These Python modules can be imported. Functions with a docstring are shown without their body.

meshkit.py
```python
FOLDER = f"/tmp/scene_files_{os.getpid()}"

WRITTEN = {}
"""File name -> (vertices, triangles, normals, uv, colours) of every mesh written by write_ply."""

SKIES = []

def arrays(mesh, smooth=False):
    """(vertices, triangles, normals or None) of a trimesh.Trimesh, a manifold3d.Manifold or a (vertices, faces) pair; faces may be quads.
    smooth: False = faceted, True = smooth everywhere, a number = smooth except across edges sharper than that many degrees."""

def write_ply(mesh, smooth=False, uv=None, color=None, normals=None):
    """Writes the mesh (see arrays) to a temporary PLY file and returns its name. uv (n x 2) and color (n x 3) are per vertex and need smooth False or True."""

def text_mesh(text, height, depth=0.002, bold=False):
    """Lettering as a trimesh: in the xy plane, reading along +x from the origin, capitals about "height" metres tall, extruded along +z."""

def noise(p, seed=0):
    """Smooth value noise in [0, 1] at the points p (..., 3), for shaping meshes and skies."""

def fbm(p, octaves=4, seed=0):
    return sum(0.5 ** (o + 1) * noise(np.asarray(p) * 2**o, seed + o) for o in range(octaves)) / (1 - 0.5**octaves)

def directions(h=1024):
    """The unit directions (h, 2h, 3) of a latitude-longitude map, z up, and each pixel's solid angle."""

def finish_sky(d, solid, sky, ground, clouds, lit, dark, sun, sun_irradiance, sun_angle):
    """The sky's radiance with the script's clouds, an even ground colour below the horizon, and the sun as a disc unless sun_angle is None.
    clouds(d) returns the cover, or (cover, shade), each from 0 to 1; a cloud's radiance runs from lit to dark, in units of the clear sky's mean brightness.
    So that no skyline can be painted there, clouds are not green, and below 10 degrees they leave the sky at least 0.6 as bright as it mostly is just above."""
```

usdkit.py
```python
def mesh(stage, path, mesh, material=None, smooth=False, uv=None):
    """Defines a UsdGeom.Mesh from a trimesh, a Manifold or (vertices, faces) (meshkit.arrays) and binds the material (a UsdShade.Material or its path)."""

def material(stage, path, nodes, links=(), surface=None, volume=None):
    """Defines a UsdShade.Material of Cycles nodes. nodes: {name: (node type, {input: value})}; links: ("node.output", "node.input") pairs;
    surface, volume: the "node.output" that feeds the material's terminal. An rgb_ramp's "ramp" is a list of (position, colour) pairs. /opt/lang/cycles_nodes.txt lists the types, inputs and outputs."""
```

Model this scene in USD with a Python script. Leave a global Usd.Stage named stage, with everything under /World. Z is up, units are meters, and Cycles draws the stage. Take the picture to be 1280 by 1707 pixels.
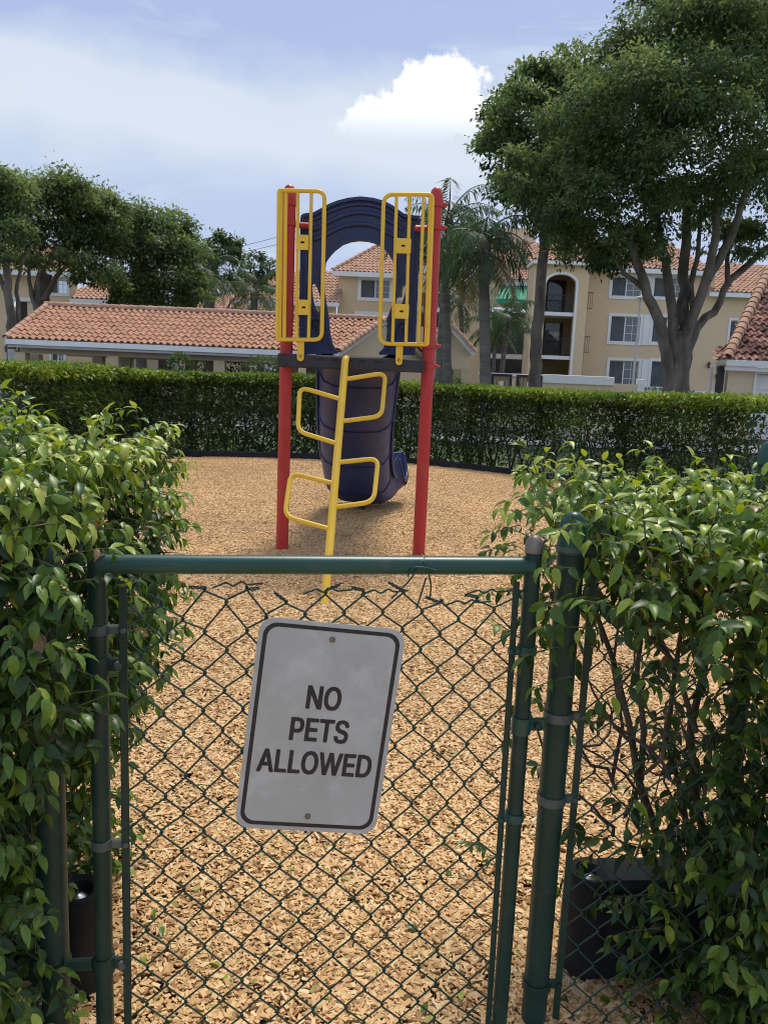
import math, random
import numpy as np
import trimesh
import shapely
from shapely.geometry import Polygon, Point, LineString, box as sbox
from shapely import affinity
from pxr import Gf, Sdf, Usd, UsdGeom, UsdLux, UsdShade, Vt
import usdkit, meshkit

stage = Usd.Stage.CreateInMemory()
UsdGeom.SetStageUpAxis(stage, "Z")
UsdGeom.SetStageMetersPerUnit(stage, 1.0)
UsdGeom.Xform.Define(stage, "/World")
UsdGeom.Scope.Define(stage, "/World/Looks")
_T = Sdf.ValueTypeNames
rng = np.random.default_rng(7)
random.seed(7)

# ------------------------------------------------------------------ camera
FPX, EYE = 1350.0, 1.60
ROLL = math.radians(2.4)
PITCH = math.atan((853.5 - 627) * math.cos(ROLL) / FPX)
_f = np.array([0, math.cos(PITCH), -math.sin(PITCH)])
_u0 = np.array([0, math.sin(PITCH), math.cos(PITCH)])
_r0 = np.array([1.0, 0, 0])
_r = math.cos(ROLL) * _r0 + math.sin(ROLL) * _u0
_u = -math.sin(ROLL) * _r0 + math.cos(ROLL) * _u0
CAM = np.array([0, 0, EYE])
cam = UsdGeom.Camera.Define(stage, "/World/camera")
m = np.eye(4)
m[0, :3], m[1, :3], m[2, :3], m[3, :3] = _r, _u, -_f, CAM
cam.AddTransformOp().Set(Gf.Matrix4d(*m.ravel().tolist()))
cam.CreateHorizontalApertureAttr(36.0)
cam.CreateFocalLengthAttr(36.0 * FPX / 1280)
cam.CreateClippingRangeAttr(Gf.Vec2f(0.05, 5000))
cam.CreateExposureAttr(1.22)

# ------------------------------------------------------------------ sun and sky
SUN_EL, SUN_AZ = math.radians(66), math.radians(18)     # azimuth from +y towards +x
SKY_STRENGTH, SUN_INT, SUN_ANGLE = 0.06, 0.40, 18.0
sun_dir = np.array([math.cos(SUN_EL) * math.sin(SUN_AZ), math.cos(SUN_EL) * math.cos(SUN_AZ), math.sin(SUN_EL)])
sun = UsdLux.DistantLight.Define(stage, "/World/sun")
sun.CreateIntensityAttr(SUN_INT)
sun.CreateAngleAttr(SUN_ANGLE)
sun.CreateNormalizeAttr(True)
sun.CreateColorAttr(Gf.Vec3f(1.0, 0.93, 0.80))
zax = sun_dir
xax = np.cross([0, 0, 1.0], zax); xax /= np.linalg.norm(xax)
yax = np.cross(zax, xax)
m = np.eye(4)
m[0, :3], m[1, :3], m[2, :3] = xax, yax, zax
sun.AddTransformOp().Set(Gf.Matrix4d(*m.ravel().tolist()))


def rotz(a):
    c, s = math.cos(a), math.sin(a)
    return np.array([[c, -s, 0], [s, c, 0], [0, 0, 1.0]])


def ray(px, py):
    d = _f + (px - 640) / FPX * _r - (py - 853.5) / FPX * _u
    return d


def pix(px, py, Y):
    """the world point seen at a photograph pixel, on the vertical plane at distance Y"""
    d = ray(px, py)
    return CAM + d * (Y / d[1])


def pixz(px, py, z=0.0):
    d = ray(px, py)
    return CAM + d * ((z - EYE) / d[2])


def pixplane(px, py, p0, n):
    d = ray(px, py)
    return CAM + d * (np.dot(np.asarray(p0) - CAM, n) / np.dot(d, n))


def project(p):
    d = np.asarray(p, float) - CAM
    w = d @ _f
    return np.stack([640 + FPX * (d @ _r) / w, 853.5 - FPX * (d @ _u) / w, w], -1)


CUMULUS = ray(690, 185); CUMULUS = CUMULUS / np.linalg.norm(CUMULUS)
CUM3 = ray(630, 205); CUM3 = CUM3 / np.linalg.norm(CUM3)
CUM2 = ray(758, 170); CUM2 = CUM2 / np.linalg.norm(CUM2)
sky_nodes = {
    "tc": ("texture_coordinate", {}),
    "nrm": ("vector_math", {"math_type": "normalize"}),
    "sky": ("sky_texture", {"sky_type": "single_scattering", "sun_disc": False, "sun_elevation": SUN_EL, "sun_rotation": SUN_AZ, "altitude": 10.0, "air_density": 1.0, "aerosol_density": 1.6, "ozone_density": 1.0}),
    "sep": ("separate_xyz", {}),
    # thin high cloud: streaks stretched sideways
    "map1": ("mapping", {"scale": (1.1, 1.1, 5.5)}),
    "n1": ("noise_texture", {"scale": 2.1, "detail": 9.0, "roughness": 0.62, "distortion": 0.9}),
    "r1": ("map_range", {"range_type": "smoothstep", "from_min": 0.42, "from_max": 0.66, "to_min": 0.0, "to_max": 0.60, "clamp": True}),
    # broad veil low in the sky
    "mapv": ("mapping", {"scale": (2.0, 2.0, 3.5)}),
    "nv": ("noise_texture", {"scale": 1.5, "detail": 5.0, "roughness": 0.55}),
    "zadd": ("math", {"math_type": "multiply_add", "value2": 0.17, "value3": -0.085}),
    "zz": ("math", {"math_type": "add"}),
    "band": ("rgb_ramp", {"ramp": [(0.0, (.30, .30, .30)), (0.12, (.26, .26, .26)), (0.20, (.38, .38, .38)), (0.25, (.95, .95, .95)), (0.305, (.90, .90, .90)), (0.345, (.12, .12, .12)), (0.46, (.06, .06, .06)), (1.0, (.15, .15, .15))]}),
    "mx": ("math", {"math_type": "maximum"}),
    "base": ("mix_color", {"blend_type": "mix", "fac": 0.85, "b": (2.85, 3.55, 5.75)}),
    "veil": ("mix_color", {"blend_type": "mix", "b": (5.2, 5.8, 6.5)}),
    # the cumulus heads
    "d1": ("vector_math", {"math_type": "distance", "vector2": tuple(CUMULUS)}),
    "d2": ("vector_math", {"math_type": "distance", "vector2": tuple(CUM2)}),
    "sc2": ("math", {"math_type": "multiply", "value2": 1.2}),
    "d3": ("vector_math", {"math_type": "distance", "vector2": tuple(CUM3)}),
    "sc3": ("math", {"math_type": "multiply", "value2": 1.25}),
    "dm2": ("math", {"math_type": "smoothmin", "value3": 0.02}),
    "dmin": ("math", {"math_type": "smoothmin", "value3": 0.02}),
    "ncum": ("noise_texture", {"scale": 16.0, "detail": 9.0, "roughness": 0.62}),
    "ncm": ("math", {"math_type": "multiply_add", "value2": 0.13, "value3": -0.065}),
    "dsum": ("math", {"math_type": "add"}),
    "cum": ("map_range", {"range_type": "smoothstep", "from_min": 0.052, "from_max": 0.038, "to_min": 0.0, "to_max": 1.0, "clamp": True}),
    "cumlow": ("map_range", {"range_type": "smoothstep", "from_min": 0.25, "from_max": 0.315, "to_min": 0.0, "to_max": 1.0, "clamp": True}),
    "cumf": ("math", {"math_type": "multiply"}),
    "fin": ("mix_color", {"blend_type": "mix", "b": (8.6, 8.6, 8.4)}),
    "bg": ("background_shader", {"strength": SKY_STRENGTH}),
}
sky_links = [("tc.generated", "nrm.vector1"), ("nrm.vector", "sep.vector"),
             ("nrm.vector", "map1.vector"), ("map1.vector", "n1.vector"), ("n1.fac", "r1.value"),
             ("nrm.vector", "mapv.vector"), ("mapv.vector", "nv.vector"), ("nv.fac", "zadd.value1"),
             ("sep.z", "zz.value1"), ("zadd.value", "zz.value2"), ("zz.value", "band.fac"),
             ("r1.result", "mx.value1"), ("band.color", "mx.value2"),
             ("sky.color", "base.a"), ("base.result", "veil.a"), ("mx.value", "veil.fac"),
             ("nrm.vector", "d1.vector1"), ("nrm.vector", "d2.vector1"), ("d2.value", "sc2.value1"),
             ("d1.value", "dmin.value1"), ("sc2.value", "dmin.value2"), ("nrm.vector", "d3.vector1"), ("d3.value", "sc3.value1"), ("dmin.value", "dm2.value1"), ("sc3.value", "dm2.value2"),
             ("nrm.vector", "ncum.vector"), ("ncum.fac", "ncm.value1"), ("dm2.value", "dsum.value1"), ("ncm.value", "dsum.value2"),
             ("dsum.value", "cum.value"), ("sep.z", "cumlow.value"), ("cum.result", "cumf.value1"), ("cumlow.result", "cumf.value2"),
             ("veil.result", "fin.a"), ("cumf.value", "fin.fac"), ("fin.result", "bg.color")]
sky_mat = usdkit.material(stage, "/World/Looks/sky_air", sky_nodes, sky_links, surface="bg.background")
dome = UsdLux.DomeLight.Define(stage, "/World/sky")
UsdShade.MaterialBindingAPI.Apply(dome.GetPrim()).Bind(sky_mat)
dome.GetPrim().SetCustomDataByKey("kind", "structure")

# ------------------------------------------------------------------ materials
_mats = {}


def pm(name, c1, c2=None, scale=8.0, rough=0.6, bump=0.0, bscale=40.0, bdist=0.01, spec=0.5, metallic=0.0, lo=0.35, hi=0.65, detail=4.0, island=0.0, stretch=None, dirt=None, coat=0.0, c3=None):
    if name in _mats:
        return _mats[name]
    n = {"p": ("principled_bsdf", {"base_color": tuple(c1), "roughness": rough, "specular_ior_level": spec, "metallic": metallic, "coat_weight": coat})}
    l = []
    n["g"] = ("geometry", {})
    src = "g.position"
    if stretch:
        n["mp"] = ("mapping", {"scale": tuple(stretch)})
        l.append(("g.position", "mp.vector")); src = "mp.vector"
    out = None
    if c2 is not None:
        n["n"] = ("noise_texture", {"scale": scale, "detail": detail, "roughness": 0.6})
        l.append((src, "n.vector"))
        stops = [(lo, c1), (hi, c2)] if c3 is None else [(lo, c1), ((lo + hi) / 2, c2), (hi, c3)]
        n["r"] = ("rgb_ramp", {"ramp": stops})
        l.append(("n.fac", "r.fac"))
        out = "r.color"
    if dirt is not None:          # (colour, scale, from, to, amount)
        n["nd"] = ("noise_texture", {"scale": dirt[1], "detail": 6.0, "roughness": 0.65})
        n["rd"] = ("map_range", {"range_type": "smoothstep", "from_min": dirt[2], "from_max": dirt[3], "to_min": 0.0, "to_max": dirt[4], "clamp": True})
        n["md"] = ("mix_color", {"b": tuple(dirt[0]), "a": tuple(c1)})
        l += [(src, "nd.vector"), ("nd.fac", "rd.value"), ("rd.result", "md.fac")]
        if out:
            l.append((out, "md.a"))
        out = "md.result"
    if island:
        n["iv"] = ("map_range", {"from_min": 0.0, "from_max": 1.0, "to_min": 1 - island, "to_max": 1 + island})
        n["hs"] = ("hsv", {"color": tuple(c1)})
        l += [("g.random_per_island", "iv.value"), ("iv.result", "hs.value")]
        if out:
            l.append((out, "hs.color"))
        out = "hs.color"
    if out:
        l.append((out, "p.base_color"))
    if bump:
        n["nb"] = ("noise_texture", {"scale": bscale, "detail": 5.0, "roughness": 0.6})
        n["b"] = ("bump", {"strength": bump, "distance": bdist})
        l += [(src, "nb.vector"), ("nb.fac", "b.height"), ("b.normal", "p.normal")]
    _mats[name] = usdkit.material(stage, "/World/Looks/" + name, n, l, surface="p.BSDF")
    return _mats[name]


def leaf_mat(name, ramp, rough=0.42, trans=0.3, spec=0.5):
    """ramp over the per-leaf primvar tint"""
    if name in _mats:
        return _mats[name]
    n = {"a": ("attribute", {"attribute": "tint"}), "r": ("rgb_ramp", {"ramp": ramp}),
         "g": ("geometry", {}), "nz": ("noise_texture", {"scale": 120.0, "detail": 2.0}),
         "nm": ("map_range", {"from_min": 0.3, "from_max": 0.7, "to_min": 0.85, "to_max": 1.15}),
         "h0": ("hsv", {}),
         "p": ("principled_bsdf", {"roughness": rough, "specular_ior_level": spec}),
         "h": ("hsv", {"saturation": 1.12, "value": 1.5, "hue": 0.485}), "t": ("translucent_bsdf", {}), "m": ("mix_closure", {"fac": trans})}
    l = [("a.fac", "r.fac"), ("g.position", "nz.vector"), ("nz.fac", "nm.value"), ("nm.result", "h0.value"), ("r.color", "h0.color"),
         ("h0.color", "p.base_color"), ("h0.color", "h.color"), ("h.color", "t.color"), ("p.BSDF", "m.closure1"), ("t.BSDF", "m.closure2")]
    _mats[name] = usdkit.material(stage, "/World/Looks/" + name, n, l, surface="m.closure")
    return _mats[name]


def glass_mat(name, tint=(0.75, 0.78, 0.78), blend=1.5):
    n = {"f": ("fresnel", {"IOR": blend}), "t": ("transparent_bsdf", {"color": tint}), "g": ("glossy_bsdf", {"roughness": 0.03, "color": (1, 1, 1)}), "m": ("mix_closure", {})}
    _mats[name] = usdkit.material(stage, "/World/Looks/" + name, n, [("f.fac", "m.fac"), ("t.BSDF", "m.closure1"), ("g.BSDF", "m.closure2")], surface="m.closure")
    return _mats[name]


# ------------------------------------------------------------------ mesh helpers
class MB:
    def __init__(s):
        s.v, s.f, s.n = [], [], 0

    def add(s, v, f):
        v = np.asarray(v, float).reshape(-1, 3)
        f = np.asarray(f, int)
        if f.ndim == 2 and f.shape[1] == 4:
            f = np.vstack([f[:, [0, 1, 2]], f[:, [0, 2, 3]]])
        s.v.append(v); s.f.append(f + s.n); s.n += len(v)
        return s

    def addm(s, mesh):
        return s.add(mesh[0], mesh[1]) if isinstance(mesh, tuple) else s.add(np.array(mesh.vertices), np.array(mesh.faces))

    def get(s):
        return np.vstack(s.v), np.vstack(s.f)


def bx(c, size, R=None, bev=0.0):
    """a box, chamfered by bev"""
    h = np.asarray(size, float) / 2
    if bev <= 0:
        v = np.array([[x, y, z] for z in (-1, 1) for y in (-1, 1) for x in (-1, 1)]) * h
        f = np.array([[0, 2, 3, 1], [4, 5, 7, 6], [0, 1, 5, 4], [2, 6, 7, 3], [0, 4, 6, 2], [1, 3, 7, 5]])
        f = np.vstack([f[:, [0, 1, 2]], f[:, [0, 2, 3]]])
    else:
        b = min(bev, h.min() * 0.9)
        pts = []
        for sx in (-1, 1):
            for sy in (-1, 1):
                for sz in (-1, 1):
                    s = np.array([sx, sy, sz])
                    for k in range(3):
                        p = s * (h - b); p[k] = s[k] * h[k]
                        pts.append(p)
        hull = trimesh.convex.convex_hull(np.array(pts))
        v, f = np.array(hull.vertices), np.array(hull.faces)
    if R is not None:
        v = v @ np.asarray(R).T
    return v + np.asarray(c, float), f


def bar(p0, p1, w, d, side=(0, 1, 0), bev=0.0):
    """a rectangular bar from p0 to p1; w across, d along 'side'"""
    p0, p1 = np.asarray(p0, float), np.asarray(p1, float)
    a = p1 - p0; L = np.linalg.norm(a); a /= L
    s = np.asarray(side, float); s = s - a * (s @ a); s /= np.linalg.norm(s)
    w_ = np.cross(s, a)
    return bx((p0 + p1) / 2, (w, d, L), np.stack([w_, s, a], 1), bev)


def tube(points, radii, sides=8, caps=True):
    p = np.asarray(points, float)
    k = len(p)
    r = np.broadcast_to(np.asarray(radii, float), (k,))
    t = np.gradient(p, axis=0) if k > 2 else np.repeat([p[1] - p[0]], 2, 0)
    t = t / (np.linalg.norm(t, axis=1, keepdims=True) + 1e-12)
    ref = np.array([0, 0, 1.0]) if abs(t[0][2]) < 0.9 else np.array([1.0, 0, 0])
    a = np.cross(t[0], ref); a /= np.linalg.norm(a)
    A = []
    for i in range(k):
        a = a - t[i] * (a @ t[i]); a /= np.linalg.norm(a) + 1e-12
        A.append(a)
    A = np.array(A); B = np.cross(t, A)
    ang = np.arange(sides) * 2 * np.pi / sides
    v = p[:, None] + r[:, None, None] * (np.cos(ang)[None, :, None] * A[:, None] + np.sin(ang)[None, :, None] * B[:, None])
    v = v.reshape(-1, 3)
    i, j = np.meshgrid(np.arange(k - 1), np.arange(sides), indexing="ij")
    q = np.stack([i * sides + j, i * sides + (j + 1) % sides, (i + 1) * sides + (j + 1) % sides, (i + 1) * sides + j], -1).reshape(-1, 4)
    f = np.vstack([q[:, [0, 1, 2]], q[:, [0, 2, 3]]])
    if caps:
        n = len(v)
        v = np.vstack([v, p[0], p[-1]])
        js = np.arange(sides)
        f = np.vstack([f, np.stack([np.full(sides, n), (js + 1) % sides, js], 1), np.stack([np.full(sides, n + 1), (k - 1) * sides + js, (k - 1) * sides + (js + 1) % sides], 1)])
    return v, f


def rounded(pts, r, n=5, closed=False):
    """a polyline with its corners rounded"""
    pts = [np.asarray(p, float) for p in pts]
    out = []
    k = len(pts)
    rs = r if isinstance(r, (list, tuple)) else [r] * k
    for i in range(k):
        if not closed and i in (0, k - 1):
            out.append(pts[i]); continue
        a, b, c = pts[i - 1], pts[i], pts[(i + 1) % k]
        u, w = a - b, c - b
        lu, lw = np.linalg.norm(u), np.linalg.norm(w)
        rr = min(rs[i], lu * 0.48, lw * 0.48)
        s, e = b + u / lu * rr, b + w / lw * rr
        for q in np.linspace(0, 1, n):
            out.append((1 - q) ** 2 * s + 2 * q * (1 - q) * b + q * q * e)
    if closed:
        out.append(out[0])
    return np.array(out)


def lathe(profile, c=(0, 0, 0), sides=20, R=None):
    """profile: (radius, z) pairs"""
    pr = np.asarray(profile, float)
    ang = np.arange(sides) * 2 * np.pi / sides
    v = np.stack([pr[:, None, 0] * np.cos(ang), pr[:, None, 0] * np.sin(ang), np.repeat(pr[:, 1:2], sides, 1)], -1).reshape(-1, 3)
    k = len(pr)
    i, j = np.meshgrid(np.arange(k - 1), np.arange(sides), indexing="ij")
    q = np.stack([i * sides + j, i * sides + (j + 1) % sides, (i + 1) * sides + (j + 1) % sides, (i + 1) * sides + j], -1).reshape(-1, 4)
    f = np.vstack([q[:, [0, 1, 2]], q[:, [0, 2, 3]]])
    if R is not None:
        v = v @ np.asarray(R).T
    return v + np.asarray(c, float), f


def prism(poly, depth, O, U, W):
    """a shapely polygon in the plane (U, W) at O, extruded by depth along U x W reversed (towards -normal)"""
    U, W = np.asarray(U, float), np.asarray(W, float)
    N = np.cross(U, W)
    out = MB()
    for g in getattr(poly, "geoms", [poly]):
        if g.is_empty or g.area < 1e-9:
            continue
        t = trimesh.creation.extrude_polygon(g, abs(depth), engine="earcut")
        v = np.array(t.vertices)
        if depth < 0:
            v[:, 2] -= abs(depth)
        out.add(np.asarray(O) + v[:, :1] * U + v[:, 1:2] * W + v[:, 2:] * N, np.array(t.faces))
    return out.get()


def join(*ms):
    b = MB()
    for m_ in ms:
        b.addm(m_)
    return b.get()


# ------------------------------------------------------------------ scene helpers
_names = {}
_loc = {}


def numbered(parent, name):
    k = (parent, name)
    n = _names.get(k, 0)
    _names[k] = n + 1
    return f"{parent}/{name}" + (f"_{n:03d}" if n else "")


def tag(prim, label=None, cat=None, group=None, kind=None):
    prim = prim.GetPrim() if hasattr(prim, "GetPrim") else prim
    for k, v in (("label", label), ("category", cat), ("group", group), ("kind", kind)):
        if v:
            prim.SetCustomDataByKey(k, v)
    return prim


def thing(name, label, cat, loc=(0, 0, 0), group=None, kind=None):
    p = numbered("/World", name)
    x = UsdGeom.Xform.Define(stage, p)
    x.AddTranslateOp().Set(Gf.Vec3d(*map(float, loc)))
    _loc[p] = np.asarray(loc, float)
    tag(x, label, cat, group, kind)
    return p


def obj(name, mesh, mat, parent="/World", smooth=False, label=None, cat=None, group=None, kind=None, tint=None, tint_all=None):
    """one Mesh prim; vertices are given in world coordinates and stored relative to the thing they belong to"""
    p = numbered(parent, name)
    off = np.zeros(3)
    top = "/World/" + p.split("/")[2]
    if parent != "/World":
        off = _loc.get(top, off)
    v, f = mesh if isinstance(mesh, tuple) else (np.array(mesh.vertices), np.array(mesh.faces))
    if parent == "/World":
        off = np.array([*v[:, :2].mean(0), v[:, 2].min()])
    g = usdkit.mesh(stage, p, (np.asarray(v) - off, f), mat, smooth)
    if parent == "/World":
        g.AddTranslateOp().Set(Gf.Vec3d(*map(float, off)))
    if tint_all is not None:
        UsdGeom.PrimvarsAPI(g).CreatePrimvar("tint", _T.FloatArray, "vertex").Set(Vt.FloatArray.FromNumpy(np.full(len(g.GetPointsAttr().Get()), tint_all, np.float32)))
    if tint is not None:
        UsdGeom.PrimvarsAPI(g).CreatePrimvar("tint", _T.FloatArray, "vertex").Set(Vt.FloatArray.FromNumpy(np.asarray(tint, np.float32)))
    tag(g, label, cat, group, kind)
    return p


def copy_of(src, loc, rz=0.0, label=None, group=None, scale=1.0):
    s = stage.GetPrimAtPath(src)
    was = s.GetCustomData()
    base = src.rsplit("/", 1)[1]
    if base[-4:-3] == "_" and base[-3:].isdigit():
        base = base[:-4]
    p = numbered("/World", base)
    x = UsdGeom.Xform.Define(stage, p)
    x.GetPrim().GetReferences().AddInternalReference(s.GetPath())
    x.ClearXformOpOrder()
    x.AddTranslateOp().Set(Gf.Vec3d(*map(float, loc)))
    if rz:
        x.AddRotateZOp(opSuffix="turn").Set(math.degrees(rz))
    if scale != 1.0:
        x.AddScaleOp(opSuffix="size").Set(Gf.Vec3f(scale, scale, scale))
    x.GetPrim().SetInstanceable(True)
    tag(x, label or was["label"], was["category"], group or was.get("group"))
    return p


def copies_leaf(templ, P, A, N, S):
    """leaf templates placed at P with axis A, normal N, size S (vectorised); returns vertices, faces, leaf index of each vertex"""
    tv, tf = templ
    A = A / (np.linalg.norm(A, axis=1, keepdims=True) + 1e-9)
    N = N - A * (N * A).sum(1, keepdims=True)
    N = N / (np.linalg.norm(N, axis=1, keepdims=True) + 1e-9)
    B = np.cross(N, A)
    v = P[:, None] + S[:, None, None] * (tv[None, :, :1] * A[:, None] + tv[None, :, 1:2] * B[:, None] + tv[None, :, 2:] * N[:, None])
    k = len(tv)
    f = (tf[None] + (np.arange(len(P)) * k)[:, None, None]).reshape(-1, 3)
    return v.reshape(-1, 3), f, np.repeat(np.arange(len(P)), k)


def leaf_template(bend=1.0, fold=0.25, hw=0.24):
    """a pointed, folded, curved leaf of unit length along x: 14 vertices, 16 triangles"""
    ts = [0, 0.13, 0.36, 0.62, 0.84, 1.0]
    ws = [0, 0.66, 1.0, 0.80, 0.30, 0]
    v = []
    for t, w in zip(ts, ws):
        a = bend * t
        x, z = (math.sin(a) / bend, -(1 - math.cos(a)) / bend) if abs(bend) > 1e-3 else (t, 0)
        nx, nz = math.sin(a), math.cos(a)
        if w == 0:
            v.append((x, 0, z))
        else:
            for s in (-1, 0, 1):
                up = abs(s) * fold * w * hw
                v.append((x + nx * up, s * w * hw, z + nz * up))
    f = [(0, 2, 1), (0, 3, 2)]
    for k in range(3):
        a, b = 1 + 3 * k, 4 + 3 * k
        f += [(a, a + 1, b + 1), (a, b + 1, b), (a + 1, a + 2, b + 2), (a + 1, b + 2, b + 1)]
    f += [(10, 11, 13), (11, 12, 13)]
    return np.array(v), np.array(f)


DIAMOND = (np.array([[0, 0, 0], [0.45, 0.24, 0.06], [1, 0, -0.12], [0.45, -0.24, 0.06]]), np.array([[0, 2, 1], [0, 3, 2]]))
# ------------------------------------------------------------------ the ground
M_grass = pm("lawn", (.045, .075, .022), (.075, .10, .035), scale=1.5, rough=0.9, bump=0.4, bscale=60, bdist=0.03)
M_asph = pm("asphalt", (.055, .055, .057), (.085, .083, .08), scale=3.0, rough=0.85, bump=0.3, bscale=150, bdist=0.004)
M_conc = pm("concrete", (.36, .355, .34), (.46, .45, .43), scale=1.2, rough=0.85, bump=0.2, bscale=60, bdist=0.004)
M_under = pm("damp_mulch", (.30, .17, .07), (.54, .34, .155), scale=55, rough=0.95, bump=0.6, bscale=70, bdist=0.012, detail=6, lo=.4, hi=.62)

BORDER = [pixz(x, y) for x, y in ((60, 812), (175, 779), (245, 771), (310, 761), (470, 764), (660, 771), (780, 783), (900, 798), (1040, 818), (1250, 850))]
BORDER = [np.array([p[0], p[1]]) for p in BORDER]


def sheet(poly, z, name, mat, grid=None):
    t = trimesh.creation.triangulate_polygon(poly, engine="earcut")
    v2, f = t
    v = np.column_stack([v2, np.full(len(v2), z)])
    n = np.cross(v[f[:, 1]] - v[f[:, 0]], v[f[:, 2]] - v[f[:, 0]])
    f[n[:, 2] < 0] = f[n[:, 2] < 0][:, ::-1]
    return obj(name, (v, f), mat, kind="structure")


sheet(sbox(-900, -60, 900, 2000), -0.05, "grass", M_grass)
sheet(sbox(-200, 23.4, 200, 31.0), -0.03, "road", M_asph)
sheet(sbox(1.2, 21.4, 200, 23.2), -0.02, "pavement", M_conc)
obj("kerb", bx((0, 23.3, -0.01), (400, 0.2, 0.12), bev=0.02), M_conc, kind="structure")
mulch_poly = Polygon([(-6.5, 1.95), (6.5, 1.95), (10, 6)] + [tuple(p) for p in BORDER[::-1]] + [(-9, 6)]).convex_hull
sheet(mulch_poly.buffer(0.15), -0.012, "mulch_bed", M_under)
sheet(sbox(-4, -3, 4, 2.3), -0.024, "soil_strip", M_under)

# loose wood chips: patches of real chips, repeated over the bed
M_chip = None


def chip_material():
    n = {"g": ("geometry", {}), "at": ("attribute", {"attribute": "tint"}),
         "r": ("rgb_ramp", {"ramp": [(0.0, (.26, .135, .055)), (0.10, (.44, .25, .105)), (0.3, (.60, .37, .165)), (0.55, (.68, .435, .205)), (0.8, (.74, .50, .25)), (0.93, (.79, .60, .35)), (0.975, (.64, .45, .24)), (0.985, (.26, .27, .07)), (1.0, (.34, .30, .10))]}),
         "nb": ("noise_texture", {"scale": 0.55, "detail": 3.0}),
         "nr": ("map_range", {"from_min": 0.3, "from_max": 0.7, "to_min": 0.86, "to_max": 1.10}),
         "mp": ("mapping", {"scale": (1.0, 1.0, 1.0)}),
         "nf": ("noise_texture", {"scale": 260.0, "detail": 3.0}),
         "nm": ("map_range", {"from_min": 0.3, "from_max": 0.7, "to_min": 0.82, "to_max": 1.14}),
         "mm": ("math", {"math_type": "multiply"}), "h": ("hsv", {}),
         "b": ("bump", {"strength": 0.35, "distance": 0.002}),
         "p": ("principled_bsdf", {"roughness": 0.75, "specular_ior_level": 0.3})}
    l = [("at.fac", "r.fac"), ("g.position", "nb.vector"), ("nb.fac", "nr.value"), ("g.position", "nf.vector"), ("nf.fac", "nm.value"),
         ("nr.result", "mm.value1"), ("nm.result", "mm.value2"), ("r.color", "h.color"), ("mm.value", "h.value"), ("h.color", "p.base_color"), ("nf.fac", "b.height"), ("b.normal", "p.normal")]
    return usdkit.material(stage, "/World/Looks/wood_chip", n, l, surface="p.BSDF")


M_chip = chip_material()


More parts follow.
